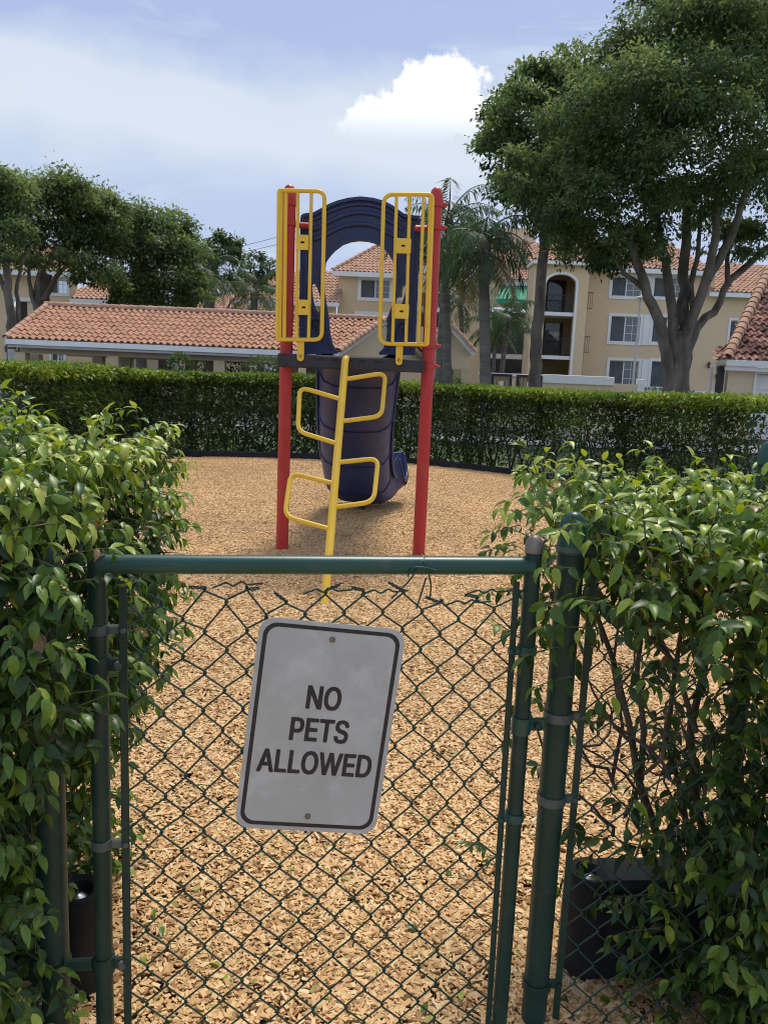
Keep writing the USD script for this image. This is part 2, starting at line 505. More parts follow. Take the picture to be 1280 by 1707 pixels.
def chip_patch(n, size, seed, big=1.0):
    r = np.random.default_rng(seed)
    L = r.uniform(.009, .036, n) * big
    W = np.minimum(L * 0.8, r.uniform(.005, .015, n) * big)
    T = r.uniform(.0012, .0035, n) * big
    base = np.array([[x, y, z] for z in (-1, 1) for y in (-1, 1) for x in (-1, 1)], float)
    jit = 1 + r.uniform(-.45, .25, (n, 8, 3)) * np.array([1, 1, .3])
    v = base[None] * jit * (np.stack([L, W, T], 1) / 2)[:, None]
    yaw = r.uniform(0, 2 * np.pi, n); tl = r.normal(0, .24, n); rl = r.normal(0, .30, n)
    cy, sy, ct, st, cr, sr = np.cos(yaw), np.sin(yaw), np.cos(tl), np.sin(tl), np.cos(rl), np.sin(rl)
    Rx = np.zeros((n, 3, 3)); Rx[:, 0, 0] = 1; Rx[:, 1, 1] = cr; Rx[:, 1, 2] = -sr; Rx[:, 2, 1] = sr; Rx[:, 2, 2] = cr
    Ry = np.zeros((n, 3, 3)); Ry[:, 1, 1] = 1; Ry[:, 0, 0] = ct; Ry[:, 0, 2] = st; Ry[:, 2, 0] = -st; Ry[:, 2, 2] = ct
    Rz = np.zeros((n, 3, 3)); Rz[:, 2, 2] = 1; Rz[:, 0, 0] = cy; Rz[:, 0, 1] = -sy; Rz[:, 1, 0] = sy; Rz[:, 1, 1] = cy
    R = Rz @ Ry @ Rx
    v = np.einsum("nij,nkj->nki", R, v)
    rad = size * .62
    pos = np.column_stack([r.uniform(-rad, rad, n), r.uniform(-rad, rad, n)])
    z = .003 + .016 * meshkit.fbm(np.column_stack([pos * 9, np.full(n, seed * 3.3)]), 3) + r.uniform(0, .010, n)
    v += np.column_stack([pos, z])[:, None]
    f0 = np.array([[0, 2, 3], [0, 3, 1], [4, 5, 7], [4, 7, 6], [0, 1, 5], [0, 5, 4], [2, 6, 7], [2, 7, 3], [0, 4, 6], [0, 6, 2], [1, 3, 7], [1, 7, 5]])
    f = (f0[None] + 8 * np.arange(n)[:, None, None]).reshape(-1, 3)
    return (v.reshape(-1, 3), f), np.repeat(r.uniform(0, 1, n), 8)


def instancer(name, protos, pos, quats, idx, mat, parent="/World", scales=None, **kw):
    p = numbered(parent, name)
    pi = UsdGeom.PointInstancer.Define(stage, p)
    paths = []
    for k, (mesh, tint) in enumerate(protos):
        mp = f"{p}/prototypes/{name}_piece_{k:03d}"
        gm_ = usdkit.mesh(stage, mp, mesh, mat)
        UsdGeom.PrimvarsAPI(gm_).CreatePrimvar("tint", _T.FloatArray, "vertex").Set(Vt.FloatArray.FromNumpy(tint.astype(np.float32)))
        paths.append(Sdf.Path(mp))
    pi.CreatePrototypesRel().SetTargets(paths)
    pi.CreateProtoIndicesAttr(Vt.IntArray.FromNumpy(np.asarray(idx, np.int32)))
    pi.CreatePositionsAttr(Vt.Vec3fArray.FromNumpy(np.asarray(pos, np.float32)))
    pi.CreateOrientationsAttr(Vt.QuathArray([Gf.Quath(float(q[0]), float(q[1]), float(q[2]), float(q[3])) for q in quats]))
    if scales is not None:
        pi.CreateScalesAttr(Vt.Vec3fArray.FromNumpy(np.asarray(scales, np.float32)))
    tag(pi, **kw)
    return p


S = 0.5
chip_protos = [chip_patch(3600, S, 11), chip_patch(3600, S, 12), chip_patch(3600, S, 13), chip_patch(3600, S, 14)]
pp, qq, ii = [], [], []
for yy in np.arange(1.35, 16.5, S * 0.93):
    half = 1.0 + yy * 0.58
    for xx in np.arange(-half, half, S * 0.93):
        q = Point(xx, yy)
        if not (mulch_poly.buffer(0.0).contains(q) or yy < 2.2):
            continue
        a = rng.uniform(0, 2 * np.pi)
        pp.append((xx + rng.uniform(-.05, .05), yy + rng.uniform(-.05, .05), (meshkit.fbm(np.array([xx * .5, yy * .5, 3.0]), 2) - .5) * .03))
        qq.append((math.cos(a / 2), 0, 0, math.sin(a / 2))); ii.append(rng.integers(0, 4))
instancer("wood_chips", chip_protos, pp, qq, ii, M_chip, label="loose tan wood chips covering the whole play area floor", cat="wood chips", kind="stuff")

# ------------------------------------------------------------------ black plastic border timbers
M_black = pm("black_plastic", (.012, .012, .013), (.022, .022, .023), scale=9, rough=0.55, spec=.2, bump=0.15, bscale=120, bdist=0.002, dirt=((.05, .04, .03), 14.0, .58, .72, .5))
M_steel = pm("galvanised", (.55, .56, .57), (.70, .71, .72), scale=30, rough=0.35, metallic=1.0)
ORD = ["first", "second", "third", "fourth", "fifth", "sixth", "seventh", "eighth", "ninth", "tenth", "eleventh", "twelfth"]
seen_timbers = 0
for a, b in zip(BORDER[:-1], BORDER[1:]):
    L = np.linalg.norm(b - a)
    k = max(1, int(round(L / 1.22)))
    for q in range(k):
        p0, p1 = a + (b - a) * q / k, a + (b - a) * (q + 1) / k
        d = (p1 - p0) / np.linalg.norm(p1 - p0)
        mx = project([(p0[0] + p1[0]) / 2, (p0[1] + p1[1]) / 2, .1])[0]
        if 235 < mx < 905:
            lab = f"{ORD[seen_timbers]} black border timber from the left at the far hedge foot"
            if 590 < mx < 650:
                lab += " behind the slide"
            seen_timbers += 1
        else:
            lab = "black border timber at the far hedge, hidden behind the " + ("left" if mx < 640 else "right") + " near hedge"
        t = thing("border_timber", lab, "border timber", ((p0[0] + p1[0]) / 2, (p0[1] + p1[1]) / 2, -0.15), group="border timbers along the far hedge")
        e0, e1 = p0 + d * .03, p1 - d * .03
        obj("timber_body", bar((*e0, -.01), (*e1, -.01), .10, .25, side=(0, 0, 1), bev=.018), M_black, t)
        e = p1 - d * .012
        obj("joint_collar", lathe([(0, .126), (.04, .126), (.052, .118), (.052, -.12), (0, -.12)], (*e, 0), 14), M_black, t, smooth=40)


def near_timber(p0, p1, h, label, cap=True):
    p0, p1 = np.array(p0, float), np.array(p1, float)
    d = (p1 - p0) / np.linalg.norm(p1 - p0)
    t = thing("border_timber", label, "border timber", (*((p0 + p1) / 2), 0.0))
    obj("timber_body", bar((*(p0 + d * .095), h / 2 - .034), (*p1, h / 2 - .034), .135, h + .06, side=(0, 0, 1), bev=.016), M_black, t)
    c = p0 + d * .075
    obj("stake_socket", lathe([(.026, h - .06), (.030, h - .035), (.040, h - .012), (.058, h - .006), (.068, h - .018), (.072, -.04), (0, -.04)], (*c, 0), 24), M_black, t, smooth=40)
    for k in range(1, 4):
        obj("side_rib", bar((*(p0 + d * (.06 + .27 * k)), -.02), (*(p0 + d * (.06 + .27 * k)), h - .03), .03, .142, side=(d[1], -d[0], 0), bev=.006), M_black, t)
    obj("stake_head", lathe([(0, h - .022), (.012, h - .024), (.0235, h - .034), (.0235, h - .2), (0, h - .2)], (*c, 0), 18), M_steel, t, smooth=40)
    return t


nt0 = pixz(940, 1447, 0.31)
near_timber((nt0[0], nt0[1]), (nt0[0] + 1.25, nt0[1] + .10), 0.31, "black plastic border timber with bright stake head under the right hedge")
nt1 = pixz(150, 1477, 0.29)
near_timber((nt1[0] + .045, nt1[1]), (nt1[0] - 1.2, nt1[1] - .03), 0.29, "black plastic border timber behind the left gate post")

# fallen leaves on the chips near the gate
# (built below with the hedge leaves)

# ------------------------------------------------------------------ buildings
M_wall = pm("tan_stucco", (.66, .48, .285), (.70, .52, .32), scale=0.35, rough=0.92, bump=0.25, bscale=35, bdist=0.006, dirt=((.46, .35, .21), .9, .55, .8, .4))
M_wall2 = pm("pale_stucco", (.67, .52, .34), (.71, .56, .38), scale=0.4, rough=0.92, bump=0.25, bscale=35, bdist=0.006, dirt=((.42, .34, .22), .9, .55, .8, .4))
M_white = pm("white_trim", (.74, .72, .67), (.80, .78, .73), scale=2.0, rough=0.6, dirt=((.45, .42, .37), 2.0, .6, .8, .4))
M_dark = pm("dark_metal", (.02, .02, .022), rough=0.5)
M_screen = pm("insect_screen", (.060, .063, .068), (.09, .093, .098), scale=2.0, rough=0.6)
M_blind = pm("window_blind", (.62, .63, .62), (.72, .73, .72), scale=1.0, rough=0.7, stretch=(1, 1, 16))
M_door = pm("dark_door", (.07, .055, .045), (.10, .08, .065), scale=3, rough=0.5)
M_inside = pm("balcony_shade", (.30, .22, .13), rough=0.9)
M_awning = pm("green_canvas", (.02, .30, .17), (.03, .36, .21), scale=3, rough=0.75)
M_wood = pm("weathered_wood", (.30, .21, .125), (.42, .31, .20), scale=2.0, rough=0.85, stretch=(12, 12, 1))
M_glass = glass_mat("window_glass")
M_grey = pm("grey_paint", (.42, .42, .41), (.5, .5, .49), scale=4, rough=0.5)


def tile_mat(name, c, stain=None, dark=.6):
    n = {"g": ("geometry", {}), "at": ("attribute", {"attribute": "tint"}),
         "iv": ("map_range", {"from_min": 0, "from_max": 1, "to_min": 0.86, "to_max": 1.11}), "h": ("hsv", {"color": tuple(c)}),
         "nb": ("noise_texture", {"scale": 25.0, "detail": 4.0}), "nm": ("map_range", {"from_min": .3, "from_max": .7, "to_min": .86, "to_max": 1.1}), "mu": ("math", {"math_type": "multiply"}),
         "p": ("principled_bsdf", {"roughness": 0.8, "specular_ior_level": 0.25})}
    l = [("at.fac", "iv.value"), ("g.position", "nb.vector"), ("nb.fac", "nm.value"),
         ("iv.result", "mu.value1"), ("nm.result", "mu.value2"), ("mu.value", "h.value")]
    out = "h.color"
    if stain:
        n["ns"] = ("noise_texture", {"scale": stain[1], "detail": 6.0, "roughness": 0.7})
        n["rs"] = ("map_range", {"range_type": "smoothstep", "from_min": stain[2], "from_max": stain[3], "to_min": 0.0, "to_max": dark, "clamp": True})
        n["ms"] = ("mix_color", {"b": tuple(stain[0])})
        l += [("g.position", "ns.vector"), ("ns.fac", "rs.value"), ("rs.result", "ms.fac"), ("h.color", "ms.a")]
        out = "ms.result"
    l.append((out, "p.base_color"))
    return usdkit.material(stage, "/World/Looks/" + name, n, l, surface="p.BSDF")


M_tile = tile_mat("clay_tile", (.45, .24, .15), ((.24, .12, .09), 1.1, .55, .78), .5)
M_tile_far = tile_mat("clay_tile_pale", (.47, .275, .185), ((.34, .16, .10), .6, .55, .8), .4)
M_tile_old = tile_mat("clay_tile_mouldy", (.42, .22, .17), ((.09, .035, .035), .85, .42, .58), .9)
M_tile_cap = tile_mat("clay_cap_tile", (.47, .28, .19), ((.28, .15, .11), 1.5, .5, .75), .6)


def rectpx(x0, y0, x1, y1, Y):
    xm, ym = (x0 + x1) / 2, (y0 + y1) / 2
    return pix(x0, ym, Y)[0], pix(xm, y1, Y)[2], pix(x1, ym, Y)[0], pix(xm, y0, Y)[2]


UX, UZ = np.array([1.0, 0, 0]), np.array([0, 0, 1.0])


def wall_poly(poly, holes, Y, th, parent, mat, name="wall"):
    p = poly
    for h in holes:
        p = p.difference(h)
    return obj(name, prism(p, -th, (0, Y, 0), UX, UZ), mat, parent)


def ring(r, w):
    return sbox(r[0] - w, r[1] - w, r[2] + w, r[3] + w).difference(sbox(*r))


def window(r, Y, parent, style=0, trim=0.14, M_tr=None):
    """window > frame, screen, pane, blind; r = x0, z0, x1, z1"""
    M_tr = M_tr or M_white
    w = obj("window", prism(ring(r, trim), 0.05, (0, Y + 0.012, 0), UX, UZ), M_tr, parent)
    x0, z0, x1, z1 = r
    xm = (x0 + x1) / 2
    fr = sbox(*r).difference(sbox(x0 + .05, z0 + .05, x1 - .05, z1 - .05)).union(sbox(xm - .035, z0 + .03, xm + .035, z1 - .03))
    obj("frame", prism(fr, -0.05, (0, Y + 0.08, 0), UX, UZ), M_tr, w)
    h = (z1 - z0)
    obj("pane", bx((xm, Y + .115, (z0 + z1) / 2), (x1 - x0 - .06, .008, h - .06)), M_glass, w)
    obj("screen", bx(((x0 + xm) / 2, Y + .095, (z0 + z1) / 2), ((x1 - x0) / 2 - .08, .006, h - .1)), M_screen, w)
    b = MB()
    for k in range(1, 3):
        b.addm(bx(((xm + x1) / 2, Y + .098, z0 + h * k / 3), ((x1 - x0) / 2 - .08, .018, .028)))
    b.addm(bx(((xm + x1) / 2, Y + .098, (z0 + z1) / 2), (.028, .016, h - .1)))
    obj("muntin", b.get(), M_tr, w)
    if style == 0:
        obj("blind", bx(((xm + x1) / 2, Y + .20, (z0 + z1) / 2), ((x1 - x0) / 2 - .02, .03, h - .02)), M_blind, w)
    elif style == 1:
        obj("blind", bx((xm, Y + .20, (z0 + z1) / 2), ((x1 - x0) - .02, .03, h - .02)), M_blind, w)
    return w


def tile_template(w, L, hump):
    n = 9
    xs = np.linspace(-.5, .5, n)
    prof = np.where(np.abs(xs - .08) < .36, np.cos((xs - .08) / .36 * np.pi / 2), 0) * hump
    prof = np.maximum(prof, .006)
    lo = np.column_stack([xs * w * 1.04, np.zeros(n), prof + .045])
    hi = np.column_stack([xs * w * 1.0, np.full(n, L), prof * .8 + .004])
    lip = lo - np.array([0, -.004, .034])
    v = np.vstack([lip, lo, hi])
    f = []
    for a in (0, n):
        for i in range(n - 1):
            f += [(a + i, a + i + 1, a + n + i + 1), (a + i, a + n + i + 1, a + n + i)]
    return v, np.array(f)


def cap_run(p0, p1, up, r, step, parent, mat, name="cap_tile", maxn=80):
    """overlapping half round cap tiles from p0 up to p1"""
    p0, p1 = np.asarray(p0, float), np.asarray(p1, float)
    a = p1 - p0; L = np.linalg.norm(a); a /= L
    up = np.asarray(up, float); up = up - a * (up @ a); up /= np.linalg.norm(up)
    s = np.cross(a, up)
    k = min(maxn, max(1, int(round(L / step))))
    st = L / k
    ang = np.linspace(-1.75, 1.75, 8)
    for i in range(k):
        o = p0 + a * st * i
        lo = np.array([o - a * .03 + (r * 1.12) * (np.sin(t) * s + np.cos(t) * up) for t in ang])
        li = np.array([o - a * .03 + (r * .96) * (np.sin(t) * s + np.cos(t) * up) for t in ang])
        hi = np.array([o + a * st * 1.12 + (r * .9) * (np.sin(t) * s + np.cos(t) * up) for t in ang])
        v = np.vstack([li, lo, hi]); n = 8
        f = []
        for q in (0, n):
            for j in range(n - 1):
                f += [(q + j, q + j + 1, q + n + j + 1), (q + j, q + n + j + 1, q + n + j)]
        f = np.array(f)
        obj(name, (v, f), mat, parent, smooth=True, tint=np.full(len(v), rng.uniform()))


def tile_roof(parent, A, B, C, D, w, row, mat, parts=0, hump=.085, name="roof", M_deck=None):
    """a tiled roof plane: eave A to B, ridge D to C; up to 'parts' tiles nearest the camera stand singly, the rest are one part"""
    A, B, C, D = (np.asarray(q, float) for q in (A, B, C, D))
    u = B - A; u /= np.linalg.norm(u)
    n = np.cross(u, (D + C) / 2 - A); n /= np.linalg.norm(n)
    v = np.cross(n, u)
    P2 = [((q - A) @ u, (q - A) @ v) for q in (A, B, C, D)]
    poly = Polygon(P2).buffer(0)
    deck = obj(name, prism(poly, -0.12, A, u, v), M_deck or M_white, parent)
    tv, tf = tile_template(w, row * 1.18, hump)
    x0, y0, x1, y1 = poly.bounds
    cells = []
    inner = poly.buffer(w * .25)
    for j in range(int((y1 - y0) / row) + 1):
        for i in range(int((x1 - x0) / w) + 1):
            cx, cy = x0 + (i + .5) * w, y0 + j * row - .03
            if inner.contains(Point(cx, cy + row * .5)):
                cells.append((cx, cy))
    cells = np.array(cells)
    world = A + cells[:, :1] * u + cells[:, 1:] * v + n * .01
    pr = project(world)
    inside = (pr[:, 0] > -30) & (pr[:, 0] < 1310)
    d = np.linalg.norm(world - CAM, axis=1) + np.where(inside, 0, 1000)
    order = np.argsort(d)
    R = np.stack([u, v, n], 1)
    one = set(order[:parts].tolist())
    rest, rt_ = MB(), []
    for k in range(len(cells)):
        tl = tv.copy()
        tl[:, 1] = np.minimum(tl[:, 1], y1 - .015 - cells[k][1])
        vv = tl @ R.T + world[k] + rng.normal(0, .006, 3)
        if k in one:
            obj("roof_tile", (vv, tf), mat, deck, smooth=48, tint_all=rng.uniform())
        else:
            rest.add(vv, tf); rt_.append(np.full(len(vv), rng.uniform()))
    if rest.n:
        obj("tile_field", rest.get(), mat, deck, kind="stuff", tint=np.concatenate(rt_))
    return deck


def railing(x0, x1, z, Y, parent, h=1.05, step=.13, mat=None):
    b = MB()
    b.addm(bx(((x0 + x1) / 2, Y, z + h), (x1 - x0, .05, .05)))
    b.addm(bx(((x0 + x1) / 2, Y, z + .1), (x1 - x0, .04, .04)))
    for x in np.arange(x0 + step / 2, x1, step):
        b.addm(bx((x, Y, z + h / 2 + .05), (.018, .018, h - .1)))
    return obj("railing", b.get(), mat or M_dark, parent)


def lantern(x, z, Y, parent):
    obj("wall_lantern", join(bx((x, Y - .03, z), (.12, .06, .2), bev=.02), lathe([(0, .22), (.1, .12), (.09, -.12), (.04, -.22), (0, -.22)], (x, Y - .16, z), 8)), M_door, parent)


def slab_roof_edge(p0, p1, parent, h=.22, d=.12, mat=None, name="fascia"):
    obj(name, bar(p0, p1, d, h, side=(0, 0, 1), bev=.01), mat or M_white, parent)


# ---- right apartment block: window wall, arched balcony tower
YB, YT = 53.0, 51.2
g = thing("apartment_building", "three storey tan apartment block with arched balcony bay behind the big right tree", "building", (*pix(1040, 655, YB)[:2], 0))
zt = pix(1060, 451, YB)[2]
xl, xr = pix(975, 560, YB)[0], pix(1268, 560, YB)[0]
wins = []
for rowi, (ya, yb) in enumerate(((461, 494), (527, 570), (601, 645))):
    for ci, (xa, xb) in enumerate(((1020, 1069), (1090, 1139))):
        sh = -4 * rowi
        wins.append(rectpx(xa + sh * .7, ya + (xa - 1020) * .02, xb + sh * .7, yb + (xa - 1020) * .02, YB))
small = rectpx(1216, 534, 1240, 580, YB)
body = Polygon([(xl, 0), (xr, 0), (xr, pix(1240, 492, YB)[2]), (pix(1182, 480, YB)[0], pix(1182, 491, YB)[2]), (pix(1182, 480, YB)[0], zt), (xl, zt)])
wall_poly(body, [sbox(*w_) for w_ in wins] + [sbox(*small)], YB, .25, g, M_wall)
for k, w_ in enumerate(wins):
    window(w_, YB, g, style=0 if k not in (4, 5) else 1, trim=.17)
window(small, YB, g, style=2)
# white panels between the two window columns
for k in range(3):
    a, b = wins[2 * k], wins[2 * k + 1]
    obj("white_panel", bx(((a[2] + b[0]) / 2, YB - .02, (a[1] + a[3]) / 2), (b[0] - a[2] - .38, .07, a[3] - a[1] + .3), bev=.01), M_white, g)
obj("rear_wall", bx(((xl + xr) / 2, YB + 9, zt / 2), (xr - xl, .25, zt)), M_wall, g)
obj("side_wall", bx((xr - .13, YB + 4.6, zt * .42), (.25, 8.6, zt * .84)), M_wall, g)
obj("base_band", bx(((xl + xr) / 2, YB - .02, pix(1150, 651, YB)[2] - .1), (xr - xl, .08, .2)), M_white, g)
for k in range(2):
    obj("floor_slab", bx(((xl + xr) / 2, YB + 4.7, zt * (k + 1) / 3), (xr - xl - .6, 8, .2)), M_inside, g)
x2 = pix(1182, 451, YB)[0]
tile_roof(g, (xl - .2, YB - .5, zt + .1), (x2 + .3, YB - .5, zt + .1), (x2 - 1.5, YB + 5, zt + 2.7), (xl + .2, YB + 5, zt + 2.7), .30, .40, M_tile_far)
slab_roof_edge((xl - .2, YB - .52, zt - .06), (x2 + .3, YB - .52, zt - .06), g, .28)
zl = pix(1210, 492, YB)[2]
x3 = pix(1178, 492, YB)[0]
tile_roof(g, (x3, YB - .4, zl + .15), (x3 + 6.5, YB - .4, zl + .15), (x3 + 7, YB + 4, zl + 2.5), (x3 + 1.2, YB + 4, zl + 2.5), .30, .40, M_tile_far)
slab_roof_edge((x3, YB - .42, zl - .02), (x3 + 6.5, YB - .42, zl - .02), g, .25)
obj("gable_wing", bx((x3 + .3, YB + 2, zl + 1.1), (.25, 4, 2.0)), M_wall, g)
for (px_, py_) in ((1194, 626), (1180, 608)):
    q = pix(px_, py_, YB)
    lantern(q[0], q[2], YB, g)
# the tower
tl, tr = pix(884, 540, YT)[0], pix(976, 540, YT)[0]
tz = pix(925, 441, YT)[2]
al, ar = pix(906, 540, YT)[0], pix(955, 540, YT)[0]
am, arad = (al + ar) / 2, (ar - al) / 2
az = pix(935, 457, YT)[2] - arad * .62
arch_top = affinity.scale(Point(am, az).buffer(arad, 24), 1, .62)
arch = sbox(al, -1, ar, az).union(arch_top)
wall_poly(sbox(tl, 0, tr, tz), [arch], YT, .35, g, M_wall, "tower_wall")
ringp = arch.buffer(.16).difference(arch.buffer(.0)).intersection(sbox(al + .3, .3, ar + 1, 30)).union(arch_top.buffer(.14).difference(arch_top).difference(sbox(al - 1, -1, ar + 1, az)))
obj("arch_trim", prism(ringp, .05, (0, YT + .01, 0), UX, UZ), M_white, g)
for s, xx in ((0, tl + .13), (1, tr - .13)):
    obj("tower_side", bx((xx, YT + 1.2, tz / 2), (.25, 1.7, tz)), M_wall, g)
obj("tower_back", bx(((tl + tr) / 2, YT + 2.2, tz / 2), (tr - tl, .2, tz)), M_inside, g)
obj("tower_cornice", bx(((tl + tr) / 2, YT + .8, tz + .08), (tr - tl + .35, 2.4, .2), bev=.03), M_white, g)
tile_roof(g, (tl - .2, YT - .35, tz + .22), (tr + .2, YT - .35, tz + .22), (tr - .2, YT + 3, tz + 1.7), (tl + .4, YT + 3, tz + 1.7), .30, .40, M_tile_far)
for py_ in (520, 593):
    zf = pix(930, py_, YT)[2]
    obj("balcony_floor", bx((am, YT + 1.05, zf - .1), (ar - al + .1, 2.0, .22)), M_white, g)
    railing(al, ar, zf, YT + .2, g, mat=M_dark)
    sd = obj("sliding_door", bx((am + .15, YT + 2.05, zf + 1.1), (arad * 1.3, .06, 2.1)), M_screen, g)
    obj("pane", bx((am + .15, YT + 2.0, zf + 1.1), (arad * 1.2, .01, 2.0)), M_glass, sd)
sd = obj("sliding_door", bx((am, YT + 2.05, 1.15), (arad * 1.3, .06, 2.1)), M_door, g)
for py_ in (500, 575):
    q = pix(980, py_, YT)
    railing(tr + .05, tr + .55, q[2] - .5, YT + .9, g, mat=M_dark)

# ---- recessed middle block with awning, stairwell and stepped roofs
YM = 57.0
gm = thing("apartment_building", "recessed tan block with green awning and stepped tile roofs behind the palms", "building", (*pix(800, 650, YM)[:2], 0))
ml, mr = pix(716, 560, YM)[0], pix(890, 560, YM)[0]
mz = pix(800, 470, YM)[2]
open1 = rectpx(812, 512, 888, 590, YM)
open2 = rectpx(800, 598, 888, 640, YM)
open3 = rectpx(700, 488, 746, 515, YM)
open4 = rectpx(700, 522, 746, 545, YM)
wall_poly(sbox(ml - 2, 0, mr, mz), [sbox(*q) for q in (open1, open2, open3, open4)], YM, .3, gm, M_wall)
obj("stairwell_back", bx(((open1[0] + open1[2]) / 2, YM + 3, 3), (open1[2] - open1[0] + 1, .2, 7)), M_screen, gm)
obj("landing", bx(((open1[0] + open1[2]) / 2, YM + .8, pix(850, 595, YM)[2]), (open1[2] - open1[0] + .3, 2, .25)), M_white, gm)
st = MB()
for k in range(9):
    st.addm(bx((open2[0] + .5 + k * .33, YM + 1.6, .3 + k * .28), (.36, 1.2, .12)))
obj("stair_flight", st.get(), M_screen, gm)
zf3 = open3[1]
obj("balcony_floor", bx(((open3[0] + open3[2]) / 2, YM - .2, zf3 - .1), (open3[2] - open3[0] + .3, 1.0, .25)), M_white, gm)
railing(open3[0], open3[2], zf3, YM - .6, gm, mat=M_grey)
obj("balcony_back", bx(((open3[0] + open3[2]) / 2, YM + 1.4, (open4[1] + open3[3]) / 2), (open3[2] - open3[0] + .6, .2, open3[3] - open4[1] + .4)), M_screen, gm)
aw = rectpx(824, 470, 889, 502, YM)
aA, aB = (aw[0], YM - 1.5, aw[1]), (aw[2], YM - 1.5, aw[1])
aC, aD = (aw[2], YM - .05, aw[3]), (aw[0] + .35, YM - .05, aw[3])
awn = MB(); awn.add(np.array([aA, aB, aC, aD]), np.array([[0, 1, 2], [0, 2, 3]]))
awn.add(np.array([aA, aB, (aB[0], aB[1], aB[2] - .3), (aA[0], aA[1], aA[2] - .3)]), np.array([[0, 2, 1], [0, 3, 2]]))
awn.add(np.array([aA, aD, (aA[0] + .3, YM - .05, aA[2] - .2)]), np.array([[0, 1, 2]]))
obj("awning", awn.get(), M_awning, gm)
# stepped parapets and roof planes that climb to the left
for (xa, ya, xb, yb, dy) in ((838, 470, 892, 432, 0), (812, 440, 880, 402, 1.6)):
    e0, e1 = pix(xa, ya, YM - .3 + dy), pix(892, ya - 2, YM - .3 + dy)
    r1, r0 = pix(893, yb + 3, YM + 2.5 + dy), pix(xb - 2, yb, YM + 2.5 + dy)
    tile_roof(gm, e0 + [0, 0, .1], e1 + [0, 0, .1], r1, r0, .30, .40, M_tile_far)
    obj("parapet", prism(Polygon([(pix(xa - 12, ya, YM)[0], mz - .2), (mr, mz - .2), (mr, pix(890, ya, YM)[2]), (pix(xa, ya, YM)[0], pix(xa, ya, YM)[2])]), -.25, (0, YM + .1 + dy, 0), UX, UZ), M_wall2, gm)
    cap_run(pix(xa - 4, ya, YM - .35 + dy), pix(xb - 4, yb, YM + 2.4 + dy), (0, 0, 1), .14, .42, gm, M_tile_cap)
slab_roof_edge(pix(834, 473, YM - .35), pix(892, 473, YM - .35), gm, .25)
up0, up1 = pix(820, 446, YM + 4), pix(880, 380, YM + 4)
obj("upper_wall", prism(Polygon([(pix(770, 470, YM)[0], mz - .3), (up1[0] + .6, mz - .3), (up1[0] + .6, up1[2]), (pix(845, 385, YM)[0], up1[2]), (pix(812, 430, YM)[0], pix(812, 430, YM)[2])]), -.3, (0, YM + 4, 0), UX, UZ), M_wall, gm)
tile_roof(gm, pix(690, 447, YM - .3), pix(812, 447, YM - .3), pix(826, 398, YM + 3.5), pix(745, 398, YM + 3.5), .30, .40, M_tile_far)
slab_roof_edge(pix(690, 449, YM - .32), pix(822, 449, YM - .32), gm, .3)

# ---- left wing seen through the slide arch
YW = 60.0
gw = thing("apartment_building", "tan apartment wing with hipped tile roof seen through the slide arch", "building", (*pix(640, 640, YW)[:2], 0))
wl, wr = pix(563, 500, YW)[0], pix(725, 500, YW)[0]
wz = pix(640, 459, YW)[2]
w1, w2 = rectpx(601, 466, 650, 497, YW), rectpx(663, 466, 700, 497, YW)
wall_poly(sbox(wl, 0, wr, wz), [sbox(*w1), sbox(*w2)], YW, .3, gw, M_wall)
window(w1, YW, gw, 0, trim=.2); window(w2, YW, gw, 0, trim=.2)
obj("white_band", bx((pix(630, 523, YW)[0], YW - .03, pix(630, 524, YW)[2]), (3.4, .1, .35)), M_white, gw)
obj("side_wall", bx((wl + .14, YW + 4.3, wz / 2), (.28, 8, wz)), M_wall, gw)
obj("rear_wall", bx(((wl + wr) / 2, YW + 8.4, wz / 2), (wr - wl, .28, wz)), M_wall, gw)
ap = pix(700, 396, YW + 4.5)
tile_roof(gw, (wl - .4, YW - .5, wz + .12), (wr + .3, YW - .5, wz + .12), (wr + .3, ap[1], ap[2] + .1), (pix(662, 396, YW + 4)[0], ap[1], ap[2] + .1), .30, .40, M_tile_far)
slab_roof_edge((wl - .4, YW - .52, wz - .04), (wr + .3, YW - .52, wz - .04), gw, .34)
cap_run((wl - .4, YW - .5, wz + .2), (pix(662, 396, YW + 4)[0], ap[1], ap[2] + .16), (0, -.3, 1), .13, .5, gw, M_tile_cap)
# its lower roof to the left
lz = pix(520, 503, YW - 1)[2]
la, lb = pix(455, 500, YW - 1)[0], pix(566, 500, YW - 1)[0]
tile_roof(gw, (la, YW - 1.4, lz), (lb, YW - 1.4, lz), (lb - .2, YW + 2.2, pix(540, 450, YW + 2)[2]), (la + 1.2, YW + 2.2, pix(500, 450, YW + 2)[2]), .30, .40, M_tile_far)
slab_roof_edge((la, YW - 1.42, lz - .15), (lb, YW - 1.42, lz - .15), gw, .3)
obj("lower_wall", bx(((la + lb) / 2, YW - .6, lz / 2 - .1), (lb - la - .5, .3, lz - .1)), M_wall2, gw)

